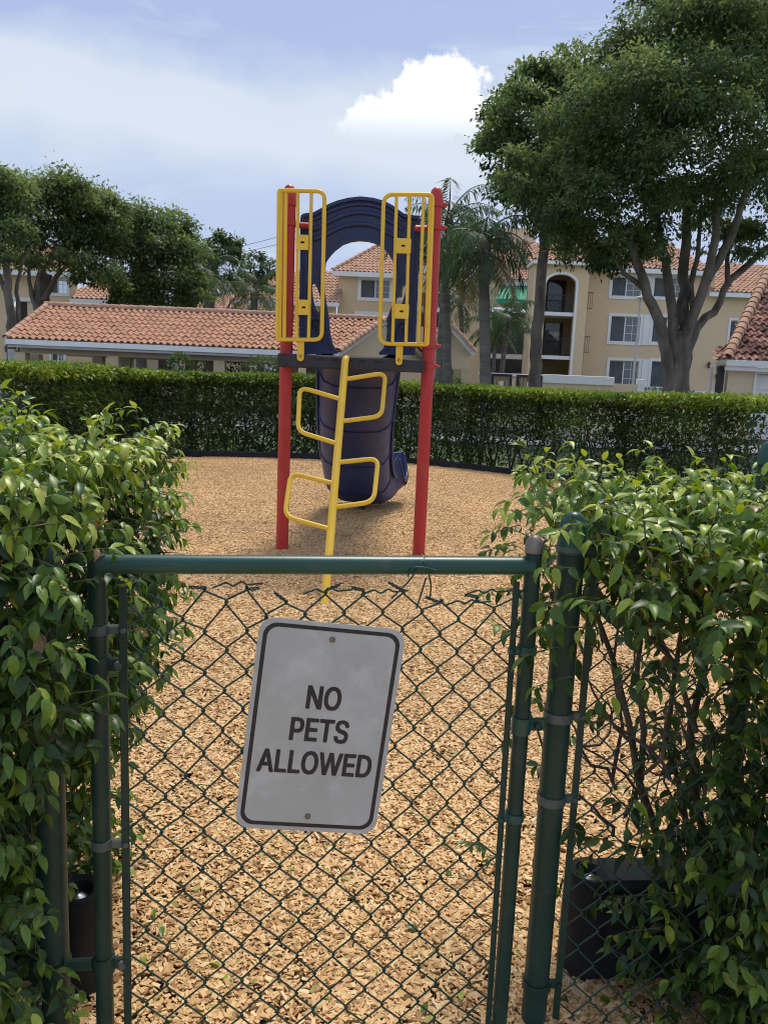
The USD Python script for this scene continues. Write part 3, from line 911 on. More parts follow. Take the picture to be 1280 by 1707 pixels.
# ---- building at far left, behind the trees and the carport
YL = 52.0
gl = thing("apartment_building", "tan apartment building behind the trees at the far left", "building", (*pix(90, 640, YL)[:2], 0))
ll, lr = pix(-120, 560, YL)[0], pix(205, 560, YL)[0]
lz1 = pix(170, 503, YL)[2]
lz2 = pix(60, 455, YL)[2]
x130 = pix(127, 500, YL)[0]
lw = [rectpx(80, 466, 112, 489, YL), rectpx(78, 512, 112, 535, YL), rectpx(20, 502, 46, 548, YL), rectpx(86, 580, 106, 602, YL), rectpx(20, 572, 46, 618, YL)]
wall_poly(Polygon([(ll, 0), (lr, 0), (lr, lz1), (x130, lz1), (x130, lz2), (ll, lz2)]), [sbox(*q) for q in lw], YL, .3, gl, M_wall)
for k in (0, 1, 3):
    window(lw[k], YL, gl, 1 if k == 3 else 2, trim=.15)
for k in (2, 4):
    obj("balcony_back", bx(((lw[k][0] + lw[k][2]) / 2, YL + 1.5, (lw[k][1] + lw[k][3]) / 2), (lw[k][2] - lw[k][0] + .5, .2, lw[k][3] - lw[k][1] + .5)), M_screen, gl)
    obj("balcony_floor", bx(((lw[k][0] + lw[k][2]) / 2, YL + .5, lw[k][1] - .1), (lw[k][2] - lw[k][0] + .1, 1.6, .2)), M_white, gl)
railing(lw[2][0], lw[2][2], lw[2][1], YL + .1, gl)
obj("white_band", bx((lw[2][0] + .6, YL - .03, lw[2][3] + .12), (lw[2][2] - lw[2][0] + .5, .1, .22)), M_white, gl)
tile_roof(gl, (x130 - .2, YL - .5, lz1 + .1), (lr + .3, YL - .5, lz1 + .1), (lr - .6, YL + 3.2, pix(190, 462, YL + 3)[2]), (x130 + .3, YL + 3.2, pix(150, 462, YL + 3)[2]), .30, .40, M_tile_far)
slab_roof_edge((x130 - .2, YL - .52, lz1 - .06), (lr + .3, YL - .52, lz1 - .06), gl, .3)
tile_roof(gl, (ll, YL - .5, lz2 + .1), (x130 + .3, YL - .5, lz2 + .1), (x130 - 1.6, YL + 4, lz2 + 2.3), (ll, YL + 4, lz2 + 2.3), .30, .40, M_tile_far)
slab_roof_edge((ll, YL - .52, lz2 - .06), (x130 + .3, YL - .52, lz2 - .06), gl, .3)
q = pix(133, 505, YL)
obj("downspout", bx((q[0], YL - .08, q[2] - 1.2), (.1, .1, 3.0)), M_grey, gl)
obj("rear_wall", bx(((ll + lr) / 2, YL + 8, lz1 / 2), (lr - ll, .3, lz1)), M_wall, gl)
obj("side_wall", bx((lr - .15, YL + 4.2, lz1 / 2), (.3, 7.4, lz1)), M_wall, gl)
for px_ in (12, 136):
    q = pix(px_, 581, YL); lantern(q[0], q[2], YL, gl)

# ---- single storey row behind the carport
YR = 47.0
gr = thing("apartment_row", "single storey tan row with dark doors seen under the carport roof", "building", (*pix(330, 640, YR)[:2], 0))
rl, rr = pix(205, 590, YR)[0], pix(560, 590, YR)[0]
rz = 3.4
doors = [rectpx(263, 587, 279, 640, YR), rectpx(402, 592, 415, 640, YR), rectpx(213, 585, 222, 640, YR), rectpx(428, 596, 440, 640, YR), rectpx(484, 598, 497, 640, YR)]
rwin = [rectpx(196 + 90, 588, 300, 606, YR), rectpx(445, 597, 462, 614, YR)]
wall_poly(sbox(rl, 0, rr, rz), [sbox(*q) for q in doors + rwin], YR, .3, gr, M_wall2)
for q in doors:
    d_ = obj("door", bx(((q[0] + q[2]) / 2, YR + .2, (q[1] + q[3]) / 2), (q[2] - q[0], .06, q[3] - q[1])), M_door, gr)
for q in rwin:
    window(q, YR, gr, 1, trim=.1)
for px_ in (226, 259, 310, 337, 422):
    q = pix(px_, 592, YR); lantern(q[0], q[2], YR, gr)

# ---- far building left of the tower
YF = 66.0
gf = thing("house", "low far house with hipped tile roof behind the leaning palm", "building", (*pix(420, 640, YF)[:2], 0))
fl, fr_ = pix(384, 510, YF)[0], pix(475, 510, YF)[0]
fz = pix(430, 500, YF)[2]
obj("wall", bx(((fl + fr_) / 2, YF + 4, fz / 2), (fr_ - fl, 8, fz)), M_wall2, gf)
tile_roof(gf, (pix(355, 516, YF)[0], YF - .6, pix(370, 516, YF)[2]), (fr_ + .5, YF - .6, pix(370, 516, YF)[2] + .05), (fr_ + .5, YF + 4, pix(455, 462, YF + 4)[2]), (pix(415, 470, YF + 4)[0], YF + 4, pix(455, 462, YF + 4)[2]), .30, .40, M_tile_far)
slab_roof_edge((pix(385, 500, YF)[0], YF - .5, fz - .3), (fr_ + .5, YF - .5, fz - .3), gf, .3)
tile_roof(gf, pix(310, 517, YF - 2), pix(386, 517, YF - 2), pix(386, 490, YF + 1), pix(345, 490, YF + 1), .30, .40, M_tile_far)

# ------------------------------------------------------------------ the long carport
YC, YCr = 33.0, 36.5
M_post = pm("carport_column", (.56, .43, .26), (.62, .49, .31), scale=1.0, rough=0.9, dirt=((.38, .30, .2), 1.5, .5, .75, .5))
M_beam = pm("carport_beam", (.34, .27, .19), (.42, .34, .24), scale=1.5, rough=0.9)
eL, eR = pix(12, 566, YC), pix(563, 592, YC)
ez = 2.46
eL[2] = eR[2] = ez
rL, rR = pix(80, 516, YCr), pix(640, 530, YCr)
rzz = (rL[2] + rR[2]) / 2 + .02
rL[2] = rR[2] = rzz
bR = np.array([pix(716, 590, 40.0)[0], 40.0, ez])
bL = np.array([pix(110, 590, 40.0)[0], 40.0, ez])
gc = thing("carport", "long open carport with orange clay tile roof behind the far hedge", "carport", (*((eL + eR) / 2)[:2], 0))
tile_roof(gc, eL, eR, rR, rL, .262, .42, M_tile, parts=300, hump=.095)
tile_roof(gc, bR, bL, rL, rR, .5, .7, M_tile, name="rear_roof")
cap_run(rL + [-.1, 0, .06], rR + [.1, 0, .06], (0, 0, 1), .15, .42, gc, M_tile_cap, "ridge_tile", 40)
cap_run(eR + [.02, -.05, .04], rR + [.02, 0, .06], (0, 0, 1), .16, .36, gc, M_tile_cap, "rake_tile", 30)
cap_run(eL + [-.02, -.05, .04], rL + [-.02, 0, .06], (0, 0, 1), .14, .42, gc, M_tile_cap, "rake_tile", 30)
cap_run(bR + [.05, 0, .04], rR + [.05, 0, .06], (0, 0, 1), .16, .36, gc, M_tile_cap, "rake_tile", 30)
obj("fascia", bar(eL + [-.05, -.06, -.11], eR + [.05, -.06, -.11], .06, .20, side=(0, 0, 1), bev=.01), M_white, gc)
obj("gutter", bar(eL + [0, .02, -.27], eR + [0, .02, -.27], .05, .1, side=(0, 0, 1), bev=.01), M_grey, gc)
obj("beam", bar(eL + [.3, .55, -.40], eR + [-.2, .55, -.40], .25, .26, side=(0, 0, 1), bev=.01), M_beam, gc)
obj("beam", bar(bL + [.3, -.6, -.40], bR + [-.2, -.6, -.40], .25, .26, side=(0, 0, 1), bev=.01), M_beam, gc)
# soffit and the gable end
en = bR - eR; el = np.linalg.norm(en[:2]); en = np.array([en[0] / el, en[1] / el, 0])
gab = Polygon([(0.05, 0), (el - .05, 0), (el * (rR - eR)[:2] @ en[:2] / el, rzz - ez - .08)])
obj("gable_wall", prism(gab, -.2, eR + en * 0 + np.array([-.12, .05, -.14]), en, UZ), M_wall2, gc)
gn = np.cross(en, UZ)
obj("rake_board", bar(eR + gn * .06 + [0, 0, -.08], rR + gn * .06 + [0, 0, -.08], .05, .17, side=(0, 0, 1), bev=.008), M_white, gc)
obj("rake_board", bar(bR + gn * .06 + [0, 0, -.08], rR + gn * .06 + [0, 0, -.08], .05, .17, side=(0, 0, 1), bev=.008), M_white, gc)
obj("gable_tie", bar(eR + gn * .03 + [0, 0, -.24], bR + gn * .03 + [0, 0, -.24], .12, .2, side=(0, 0, 1), bev=.01), M_wall2, gc)
for px_ in (37, 191, 367, 545):
    q = pix(px_, 600, YC + .55)
    obj("column", bx((q[0], YC + .55, (ez - .5) / 2), (.46 if px_ != 545 else .5, .46, ez - .48), bev=.02), M_post, gc)
for px_ in (60, 165, 212, 319, 352, 470, 520):
    q = pix(px_, 600, 39.3)
    obj("column", bx((q[0], 39.3, (ez - .5) / 2), (.5, .46, ez - .48), bev=.02), M_beam, gc)
q = pix(22, 600, YC + 1.2)
obj("column", bx((q[0], YC + 1.2, (ez - .4) / 2), (.32, .3, ez - .4), bev=.02), M_grey, gc)

# ---- the second gable at the right of the tower
g2 = thing("gabled_porch", "small tan gabled porch with clay tiles beside the right red post", "porch", (*pix(745, 640, 38)[:2], 0))
Y2 = 38.0
gA, gB, gT = pix(713, 579, Y2), pix(789, 598, Y2), pix(747, 545, Y2)
gA[2] = gB[2] = (gA[2] + gB[2]) / 2 + .05
gT[0] = (gA[0] + gB[0]) / 2 - .05
dv = np.array([-.55, 5.0, 0])
tile_roof(g2, gA + dv, gA, gT, gT + dv, .27, .42, M_tile, hump=.095)
tile_roof(g2, gB, gB + dv, gT + dv, gT, .27, .42, M_tile, hump=.095)
cap_run(gA + [-.02, -.03, .05], gT + [0, -.03, .09], (0, 0, 1), .15, .34, g2, M_tile_cap, "rake_tile")
cap_run(gB + [.02, -.03, .05], gT + [0, -.03, .09], (0, 0, 1), .15, .34, g2, M_tile_cap, "rake_tile")
obj("gable_wall", prism(Polygon([(gA[0] + .12, gA[2] - .75), (gB[0] - .12, gB[2] - .75), (gB[0] - .12, gB[2] - .1), (gT[0], gT[2] - .12), (gA[0] + .12, gA[2] - .1)]), -.2, (0, Y2 + .25, 0), UX, UZ), M_wall2, g2)
for a in (gA, gB):
    obj("rake_board", bar(a + [0, -.04, -.06], gT + [0, -.04, -.06], .05, .17, side=(0, 0, 1), bev=.008), M_white, g2)
for xx in (gA[0] + .3, gB[0] - .35):
    obj("column", bx((xx, Y2 + .4, (gA[2] - .7) / 2), (.36, .36, gA[2] - .7), bev=.02), M_post, g2)
obj("rear_wall", bx(((gA[0] + gB[0]) / 2, Y2 + 3.4, (gA[2] - .2) / 2), (gB[0] - gA[0] - .3, .2, gA[2] - .2)), M_wall2, g2)
obj("dark_window", bx(((gA[0] + gB[0]) / 2 - .2, Y2 + 3.26, 1.6), (.9, .05, 1.3), bev=.01), M_screen, g2)
lantern(gB[0] - .75, 1.9, Y2 + 3.2, g2)

# ---- garage at the right edge with the mouldy roof
YG = 27.0
gg = thing("garage", "tan garage with stained clay tile roof at the right edge", "garage", (*pix(1250, 660, YG)[:2], 0))
cA = pix(1212, 599, YG); gz = cA[2]
cB = np.array([cA[0] + 7.5, YG, gz])
top = pix(1282, 452, YG + 4.6)
cD = np.array([top[0], top[1], top[2]]); cC = np.array([cB[0] - 1.7, top[1], top[2]])
tile_roof(gg, cA, cB, cC, cD, .262, .34, M_tile_old, parts=140, hump=.105)
tile_roof(gg, np.array([cB[0] - 3.4, YG + 9.2, gz]), np.array([2 * cD[0] - cA[0], YG + 9.2, gz]), cD, cC, .5, .7, M_tile_old, name="rear_roof")
cap_run(cA + [-.02, -.02, .05], cD + [0, 0, .1], (-.25, -.35, 1), .17, .36, gg, M_tile_cap, "rake_tile")
obj("fascia", bar(cA + [-.05, -.05, -.10], cB + [0, -.05, -.10], .07, .2, side=(0, 0, 1), bev=.012), M_white, gg)
obj("gutter", bar(cA + [-.02, .06, -.28], cB + [0, .06, -.28], .06, .14, side=(0, 0, 1), bev=.012), M_white, gg)
dr = rectpx(1258, 626, 1420, 690, YG + .45)
wall_poly(sbox(cA[0] + .28, 0, cB[0] - .3, gz - .2), [sbox(dr[0], -.1, dr[2], dr[3])], YG + .45, .25, gg, M_wall2)
gd = obj("garage_door", bx(((dr[0] + dr[2]) / 2, YG + .62, dr[3] / 2), (dr[2] - dr[0], .06, dr[3])), M_white, gg)
for k in range(4):
    obj("door_panel", bx(((dr[0] + dr[2]) / 2, YG + .58, dr[3] * (k + .5) / 4), (dr[2] - dr[0] - .06, .05, dr[3] / 4 - .05), bev=.012), M_white, gd)
obj("door_trim", prism(sbox(dr[0] - .1, 0, dr[2] + .1, dr[3] + .1).difference(sbox(dr[0], -.1, dr[2], dr[3])), .03, (0, YG + .445, 0), UX, UZ), M_white, gg)
obj("side_wall", bar((cA[0] + .5, YG + .8, (gz - .2) / 2), (2 * cD[0] - cA[0] + .2, YG + 8.9, (gz - .2) / 2), .2, gz - .2, side=(0, 0, 1)), M_wall2, gg)
obj("corner_post", bx((cA[0] + .08, YG + .62, (gz - .2) / 2), (.2, .2, gz - .2)), M_dark, gg)
obj("downspout", bx((cA[0] - .12, YG + .9, (gz - .2) / 2), (.09, .09, gz - .2), bev=.01), M_white, gg)
# the low side roof next to it
sA, sB = pix(1193, 600, YG + 1.6), pix(1214, 598, YG + 1.6)
tile_roof(gg, sA, sB, pix(1214, 578, YG + 3), pix(1200, 578, YG + 3), .262, .34, M_tile_old, hump=.1, name="side_roof")
obj("side_fascia", bar(sA + [0, -.04, -.1], sB + [0, -.04, -.1], .06, .14, side=(0, 0, 1), bev=.01), M_white, gg)
q = pix(1202, 612, YG + 2)
obj("vent_hood", bx(q, (.3, .3, .25), bev=.03), M_grey, gg)

# ---- bin enclosure with two wooden gates
YE = 40.0
ge = thing("bin_enclosure", "low cream walled bin enclosure with white caps beyond the hedge", "wall", (*pix(930, 650, YE)[:2], 0))
z_ = lambda px_, py_: pix(px_, py_, YE)[2]
x_ = lambda px_: pix(px_, 640, YE)[0]
obj("rear_wall", bx(((x_(810) + x_(1025)) / 2, YE + 3.2, z_(850, 628) / 2), (x_(1025) - x_(810), .25, z_(850, 628))), M_wall2, ge)
obj("wall_cap", bx(((x_(810) + x_(1025)) / 2, YE + 3.2, z_(850, 624)), (x_(1025) - x_(810) + .1, .34, .16), bev=.02), M_white, ge)
obj("front_wall", bx(((x_(903) + x_(1022)) / 2, YE, z_(960, 640) / 2), (x_(1022) - x_(903), .25, z_(960, 640))), M_wall2, ge)
obj("wall_cap", bx(((x_(903) + x_(1022)) / 2, YE - .02, z_(960, 633)), (x_(1022) - x_(903), .33, .42), bev=.02), M_white, ge)
obj("low_wall", bx(((x_(1022) + x_(1076)) / 2, YE + .3, z_(1050, 640) / 2), (x_(1076) - x_(1022), .25, z_(1050, 640))), M_wall2, ge)
obj("end_pillar", bx((x_(1070), YE + .3, z_(1070, 632) / 2), (.35, .35, z_(1070, 632)), bev=.02), M_white, ge)
obj("end_pillar", bx((x_(811), YE + .1, z_(811, 622) / 2), (.3, .3, z_(811, 622)), bev=.02), M_white, ge)
for (xa, xb, lb) in ((817, 852, "left wooden enclosure gate with dark frame and diagonal braces"), (859, 902, "right wooden enclosure gate beside the cream wall end")):
    gt = thing("enclosure_gate", lb, "gate", (x_((xa + xb) / 2), YE - .1, 0))
    X0, X1, Zt = x_(xa), x_(xb), z_((xa + xb) / 2, 623 + (xa - 817) * .05)
    fr = sbox(X0, .15, X1, Zt).difference(sbox(X0 + .13, .28, X1 - .13, Zt - .13))
    obj("frame", prism(fr, .08, (0, YE - .1, 0), UX, UZ), M_dark, gt)
    nb = 6
    for k in range(nb):
        wv = (X1 - X0 - .26) / nb
        obj("board", bx((X0 + .13 + wv * (k + .5), YE - .05, Zt / 2 + .07), (wv - .02, .03, Zt - .4), bev=.005), M_wood, gt)
    xm = (X0 + X1) / 2
    for s in (-1, 1):
        obj("brace", bar((xm + s * (X1 - X0) * .36, YE - .12, Zt - .2), (xm + s * .06, YE - .12, .7), .12, .04, side=(0, 1, 0)), M_wood, gt)
    obj("notice_plate", bx((xm, YE - .15, Zt - .55), (.2, .02, .4), bev=.005), M_white, gt)

# ---- lamp post, handrail and wires
tl_ = thing("lamp_post", "slim grey lamp post in front of the window wall", "lamp post", (*pix(1060, 650, 46)[:2], 0))
lx = pix(1062, 560, 46)[0]; lh = pix(1065, 497, 46)[2]
obj("pole", tube([(lx, 46, 0), (lx, 46, lh)], [.075, .05], 10), M_grey, tl_, smooth=40)
obj("lamp_head", bx((lx - .02, 45.8, lh + .03), (.42, .8, .12), bev=.04), M_white, tl_)
for k, (a, b) in enumerate((((300, 421), (480, 389)), ((300, 428), (480, 402)))):
    p0, p1 = pix(*a, 90), pix(*b, 80)
    d_ = p1 - p0
    pts = [p0 + d_ * t + np.array([0, 0, -1.6 * t * (1 - t)]) for t in np.linspace(-.6, 1.08, 24)]
    obj("overhead_wire", tube(pts, .022, 5), M_dark, label="thin overhead wire crossing the sky left of the tower, " + ("upper one" if k == 0 else "lower one"), cat="wire")

up_ = pix(486, 380, 80.5)
t = thing("utility_pole", "slim far utility pole hidden behind the left red post", "utility pole", (up_[0], up_[1], 0))
obj("pole", tube([(up_[0], up_[1], -.1), (up_[0], up_[1], up_[2] + .6)], [.16, .11], 10), M_wood, t, smooth=50)
obj("cross_arm", bx((up_[0], up_[1], up_[2] + .1), (.5, .12, .12), bev=.01), M_wood, t)
# ------------------------------------------------------------------ trees
M_bark = pm("grey_bark", (.080, .062, .045), (.185, .155, .122), scale=3.0, rough=0.92, bump=0.8, bscale=18, bdist=0.03, stretch=(1, 1, .35), dirt=((.05, .042, .035), 2.2, .5, .7, .75))
M_bark_dark = pm("dark_bark", (.075, .06, .048), (.16, .135, .11), scale=4.0, rough=0.92, bump=0.8, bscale=22, bdist=0.02, stretch=(1, 1, .4))
M_palmbark = pm("palm_bark", (.085, .073, .056), (.155, .138, .110), scale=2.0, rough=0.9, bump=0.6, bscale=7, bdist=0.03, stretch=(.3, .3, 3.5))
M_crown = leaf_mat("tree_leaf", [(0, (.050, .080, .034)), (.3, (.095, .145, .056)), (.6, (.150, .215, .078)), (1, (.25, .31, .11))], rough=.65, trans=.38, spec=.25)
M_crown2 = leaf_mat("tree_leaf_pale", [(0, (.028, .055, .022)), (.4, (.055, .10, .032)), (1, (.13, .19, .06))], rough=.55, trans=.3, spec=.3)
M_frond = leaf_mat("palm_leaf", [(0, (.040, .070, .024)), (.5, (.070, .118, .038)), (.85, (.12, .17, .055)), (1, (.20, .16, .08))], rough=.45, trans=.22, spec=.45)


def foliage(blobs, per_m2, size, seed, low=.25, spread=.55, cl=26):
    """leaf sprays through the outer part of each blob (centre, radii); returns mesh and tint"""
    r = np.random.default_rng(seed)
    P, A, N, Sz, T = [], [], [], [], []
    small = []
    for c, rad in blobs:                       # each bough carries a handful of smaller leafy heads
        c, rad = np.asarray(c, float), np.asarray(rad, float)
        small.append((c, rad * .72, .40))
        for _ in range(8):
            d = r.normal(size=3); d[1] = -abs(d[1]) * .9 if r.uniform() < .75 else d[1]
            d /= np.linalg.norm(d)
            if d[2] < -.5:
                d[2] *= -.4
            s_ = r.uniform(.24, .52)
            small.append((c + d * rad * r.uniform(.62, .95), rad * s_ * np.array([1, 1, .9]), 1.0))
    for c, rad, dens in small:
        c, rad = np.asarray(c, float), np.asarray(rad, float)
        area = 4 * np.pi * ((rad[0] * rad[1]) ** 1.6 / 3 + (rad[0] * rad[2]) ** 1.6 / 3 + (rad[1] * rad[2]) ** 1.6 / 3) ** (1 / 1.6)
        k = max(4, int(area * per_m2 * .62 * dens / cl))
        d = r.normal(size=(k, 3)); d /= np.linalg.norm(d, axis=1, keepdims=True)
        keep = (d[:, 2] > -.55) | (r.uniform(size=k) < low)
        keep &= d[:, 1] < r.uniform(.25, 1.3, k)          # the far side of a crown is thinner
        d = d[keep]; k = len(d)
        q = c + d * rad * (r.uniform(.62, 1.06, k) ** .6)[:, None]
        bump_ = meshkit.fbm(q * .9, 3, seed)
        q += d * rad * ((bump_ - .5) * .55)[:, None]
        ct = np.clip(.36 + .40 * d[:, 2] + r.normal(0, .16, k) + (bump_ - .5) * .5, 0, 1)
        cl_k = (cl * np.clip(r.normal(1, .35, k), .3, 2)).astype(int)
        idx = np.repeat(np.arange(k), cl_k)
        n = len(idx)
        off = r.normal(size=(n, 3)) * spread * np.array([.55, .55, .34]) * np.clip(rad.mean() * 1.5, .5, 1.6) / 1.5
        P.append(q[idx] + off)
        A.append(off * .8 + d[idx] * .5 + r.normal(size=(n, 3)) * .45 + np.array([0, 0, -.35]))
        N.append(np.array([0, 0, 1.0]) + r.normal(size=(n, 3)) * .55 + d[idx] * .5)
        Sz.append(size * r.uniform(.6, 1.35, n))
        T.append(np.clip(ct[idx] + r.normal(0, .10, n), 0, 1))
    P, A, N, Sz, T = map(np.concatenate, (P, A, N, Sz, T))
    v, f, li = copies_leaf(DIAMOND, P, A, N, Sz)
    return (v, f), T[li]


def limb(pts, r0, r1, sides=8, wob=.02, seed=0):
    """a wandering tapered limb through the points"""
    pts = np.asarray(pts, float)
    s = np.concatenate([[0], np.cumsum(np.linalg.norm(np.diff(pts, axis=0), axis=1))])
    k = max(5, min(16, int(s[-1] / max(.25, r0 * 1.2)) + 3))
    q = np.linspace(0, s[-1], k)
    from scipy.interpolate import PchipInterpolator
    p = PchipInterpolator(s, pts)(q)
    rr = np.random.default_rng(seed)
    w = rr.normal(size=(k, 3)) * wob * s[-1] * .25
    w[0] = w[-1] = 0
    return tube(p + w, r0 + (r1 - r0) * (q / s[-1]) ** .8, sides)


def px_limb(pl, depths, r0, r1, **k):
    return limb([pix(x, y, d) for (x, y), d in zip(pl, depths)], r0, r1, **k)


def tree(label, base, limbs, blobs, per_m2, size, seed, bark, leafm, group=None, **k):
    t = thing("broadleaf_tree", label, "tree", (base[0], base[1], 0), group=group)
    tr = obj("trunk", limbs[0], bark, t, smooth=60)
    for l in limbs[1:]:
        obj("limb", l, bark, t, smooth=60)
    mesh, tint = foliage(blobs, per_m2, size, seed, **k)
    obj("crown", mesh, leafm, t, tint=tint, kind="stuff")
    return t


def pxblobs(lst, Y, dy=1.6, seed=0, rad_y=.9):
    r = np.random.default_rng(seed)
    out = []
    for b in lst:
        x, y, rx, ry = b[:4]
        yy = Y + (b[4] if len(b) > 4 else r.uniform(-dy, dy))
        c = pix(x, y, yy)
        s = yy / FPX
        out.append((c, (rx * s, max(rx, ry) * s * rad_y, ry * s)))
    return out


# big spreading tree at the right
YT1 = 24.0
lb = [px_limb([(1127, 668), (1128, 640), (1130, 612), (1133, 580), (1136, 552)], [YT1] * 5, .46, .14, sides=14, seed=1),
      px_limb([(1122, 668), (1112, 595), (1098, 535), (1075, 478), (1058, 425), (1042, 380)], [YT1 - .1, YT1 - .1, YT1 - .2, YT1 - .5, YT1 - .8, YT1 - 1.2], .21, .11, seed=2),
      px_limb([(1124, 668), (1123, 580), (1119, 520), (1114, 470), (1106, 410), (1090, 350)], [YT1 - .15, YT1, YT1 + .1, YT1 + .2, YT1 + .3, YT1 + .8], .21, .10, seed=3),
      px_limb([(1130, 668), (1136, 580), (1139, 520), (1140, 460), (1142, 400), (1150, 320)], [YT1 - .1, YT1, YT1 + .4, YT1 + .8, YT1 + 1.0, YT1 + 1.4], .24, .12, seed=4),
      px_limb([(1134, 668), (1143, 580), (1158, 520), (1176, 465), (1190, 420), (1196, 350), (1205, 280)], [YT1 - .15, YT1 - .1, YT1 - .2, YT1 - .3, YT1 - .6, YT1 - .9, YT1 - 1], .23, .08, seed=5),
      px_limb([(1178, 465), (1205, 420), (1225, 380), (1240, 330), (1252, 280)], [YT1 - .3, YT1 - .5, YT1 - .9, YT1 - 1.2, YT1 - 1.4], .16, .06, seed=6),
      px_limb([(1136, 668), (1146, 585), (1170, 535), (1200, 505), (1214, 470), (1248, 440), (1290, 405)], [YT1, YT1 + .1, YT1 + .5, YT1 + .8, YT1 + 1.0, YT1 + 1.0, YT1 + 1], .17, .08, seed=7),
      px_limb([(1214, 478), (1212, 430), (1218, 400)], [YT1 + 1, YT1 + 1, YT1 + .8], .10, .05, seed=8),
      px_limb([(1080, 488), (1060, 470), (1040, 455), (1020, 420)], [YT1 - .4, YT1 - .4, YT1 - .6, YT1 - .8], .09, .04, seed=9),
      px_limb([(1158, 522), (1152, 480), (1163, 420), (1168, 360)], [YT1, YT1 + .6, YT1 + .9, YT1 + 1], .12, .05, seed=10)]
big = [(1165, 60, 105, 62), (1080, 75, 75, 52), (1240, 95, 90, 75), (1030, 120, 70, 52), (1130, 130, 95, 65, -2.2), (1225, 180, 90, 75, -1.8), (1060, 180, 85, 60, -2.4),
       (985, 175, 65, 48), (960, 205, 60, 42), (1150, 215, 90, 60, -2.6), (1010, 250, 75, 55, -2), (1090, 270, 80, 55, -2.6), (1200, 290, 75, 60, -1.5), (950, 290, 60, 45),
       (980, 340, 70, 50, -1.5), (1060, 345, 70, 50, -1.5), (1130, 350, 60, 45, .5), (1250, 300, 70, 75, 1.5), (1010, 400, 55, 40), (1080, 395, 50, 32, 1), (955, 385, 38, 36, .3),
       (1190, 25, 80, 42), (1300, 60, 90, 90), (1330, 200, 90, 110), (1320, 330, 70, 80), (1185, 385, 45, 35, 2), (1260, 395, 45, 30, 1.5), (1040, 215, 60, 45, 2), (1120, 60, 70, 50, 2), (1200, 120, 90, 80, 3), (1100, 200, 90, 80, 3), (1010, 300, 80, 60, 2.5),
       (880, 345, 48, 40, -.5), (915, 385, 40, 34, -.8), (850, 320, 36, 30, .5), (865, 285, 40, 32, -.5), (930, 245, 45, 34), (1000, 440, 22, 18), (1235, 425, 30, 16, .8), (1050, 425, 34, 18, .2), (960, 420, 44, 30, -.3), (1010, 445, 36, 20, -.2), (1075, 420, 44, 22, -.6), (915, 330, 60, 45, .4), (1170, 330, 60, 45, -.6), (1020, 300, 70, 50, -1), (1100, 10, 65, 38), (1240, 10, 75, 45)]
tree("huge dark spreading tree with forked grey trunk at the right", pix(1128, 655, YT1), lb, pxblobs(big, YT1, 1.2, 3), 300, .135, 21, M_bark, M_crown, spread=.66)

# the lighter, more distant tree left of it, behind the palms
YT2 = 31.0
bl2 = [(835, 195, 34, 28), (810, 250, 26, 18), (855, 165, 30, 26), (900, 125, 26, 20), (870, 190, 55, 42), (910, 150, 50, 38), (945, 165, 50, 40), (835, 225, 42, 34), (885, 240, 60, 42), (940, 225, 50, 45), (905, 290, 60, 40), (860, 285, 40, 26), (815, 235, 24, 18), (960, 120, 40, 30), (920, 330, 55, 42), (875, 330, 40, 30), (925, 395, 40, 40)]
l2 = [px_limb([(891, 650), (897, 540), (905, 430), (912, 350)], [YT2] * 4, .24, .17, seed=31), px_limb([(907, 420), (895, 330), (876, 260), (860, 215)], [YT2] * 4, .13, .04, seed=32),
      px_limb([(910, 380), (922, 300), (915, 220), (910, 170)], [YT2] * 4, .12, .04, seed=33)]
tree("rounded green tree with one straight trunk, left of the huge tree", pix(893, 650, YT2), l2, pxblobs(bl2, YT2, 1.2, 5), 230, .18, 22, M_bark, M_crown, spread=.66)

# trees at the left
YA = 43.0
la_ = [px_limb([(80, 560), (72, 520), (68, 490), (75, 455)], [YA] * 4, .55, .35, sides=10, seed=41), px_limb([(72, 505), (66, 470), (84, 430), (95, 400)], [YA - .3] * 4, .2, .07, seed=42),
       px_limb([(74, 500), (92, 465), (112, 438), (120, 410)], [YA - .5] * 4, .18, .06, seed=43), px_limb([(70, 515), (55, 500), (48, 450), (52, 420)], [YA - .4] * 4, .16, .06, seed=44)]
ba = [(178, 350, 30, 28), (198, 385, 22, 26), (60, 345, 60, 45), (105, 330, 55, 38), (150, 360, 45, 42), (90, 390, 70, 42), (150, 420, 50, 45), (40, 400, 50, 40), (170, 465, 36, 32), (110, 440, 50, 22), (55, 440, 34, 22, 1.2), (130, 320, 30, 24), (185, 410, 34, 40), (190, 470, 20, 26)]
tree("broad dark tree with pale forked limbs at the left end of the carport", pix(78, 650, YA), la_, pxblobs(ba, YA, 1.5, 6), 150, .23, 23, M_bark, M_crown, spread=.85)
YA2 = 37.0
la2 = [px_limb([(16, 640), (20, 560), (14, 480), (8, 430)], [YA2] * 4, .26, .16, seed=45), px_limb([(40, 640), (34, 550), (28, 490), (36, 440), (50, 415)], [YA2 + .3] * 5, .17, .06, seed=46), px_limb([(14, 490), (-6, 450), (-20, 410)], [YA2] * 3, .14, .06, seed=47)]
ba2 = [(-10, 330, 50, 48), (22, 340, 44, 48), (-20, 400, 50, 45), (30, 395, 38, 36), (10, 300, 24, 20), (-40, 360, 50, 60), (5, 430, 26, 16)]
tree("dark tree cut by the left edge with thin pale trunks", pix(16, 650, YA2), la2, pxblobs(ba2, YA2, 1.2, 7), 160, .2, 24, M_bark, M_crown, spread=.75)
YB2 = 46.0
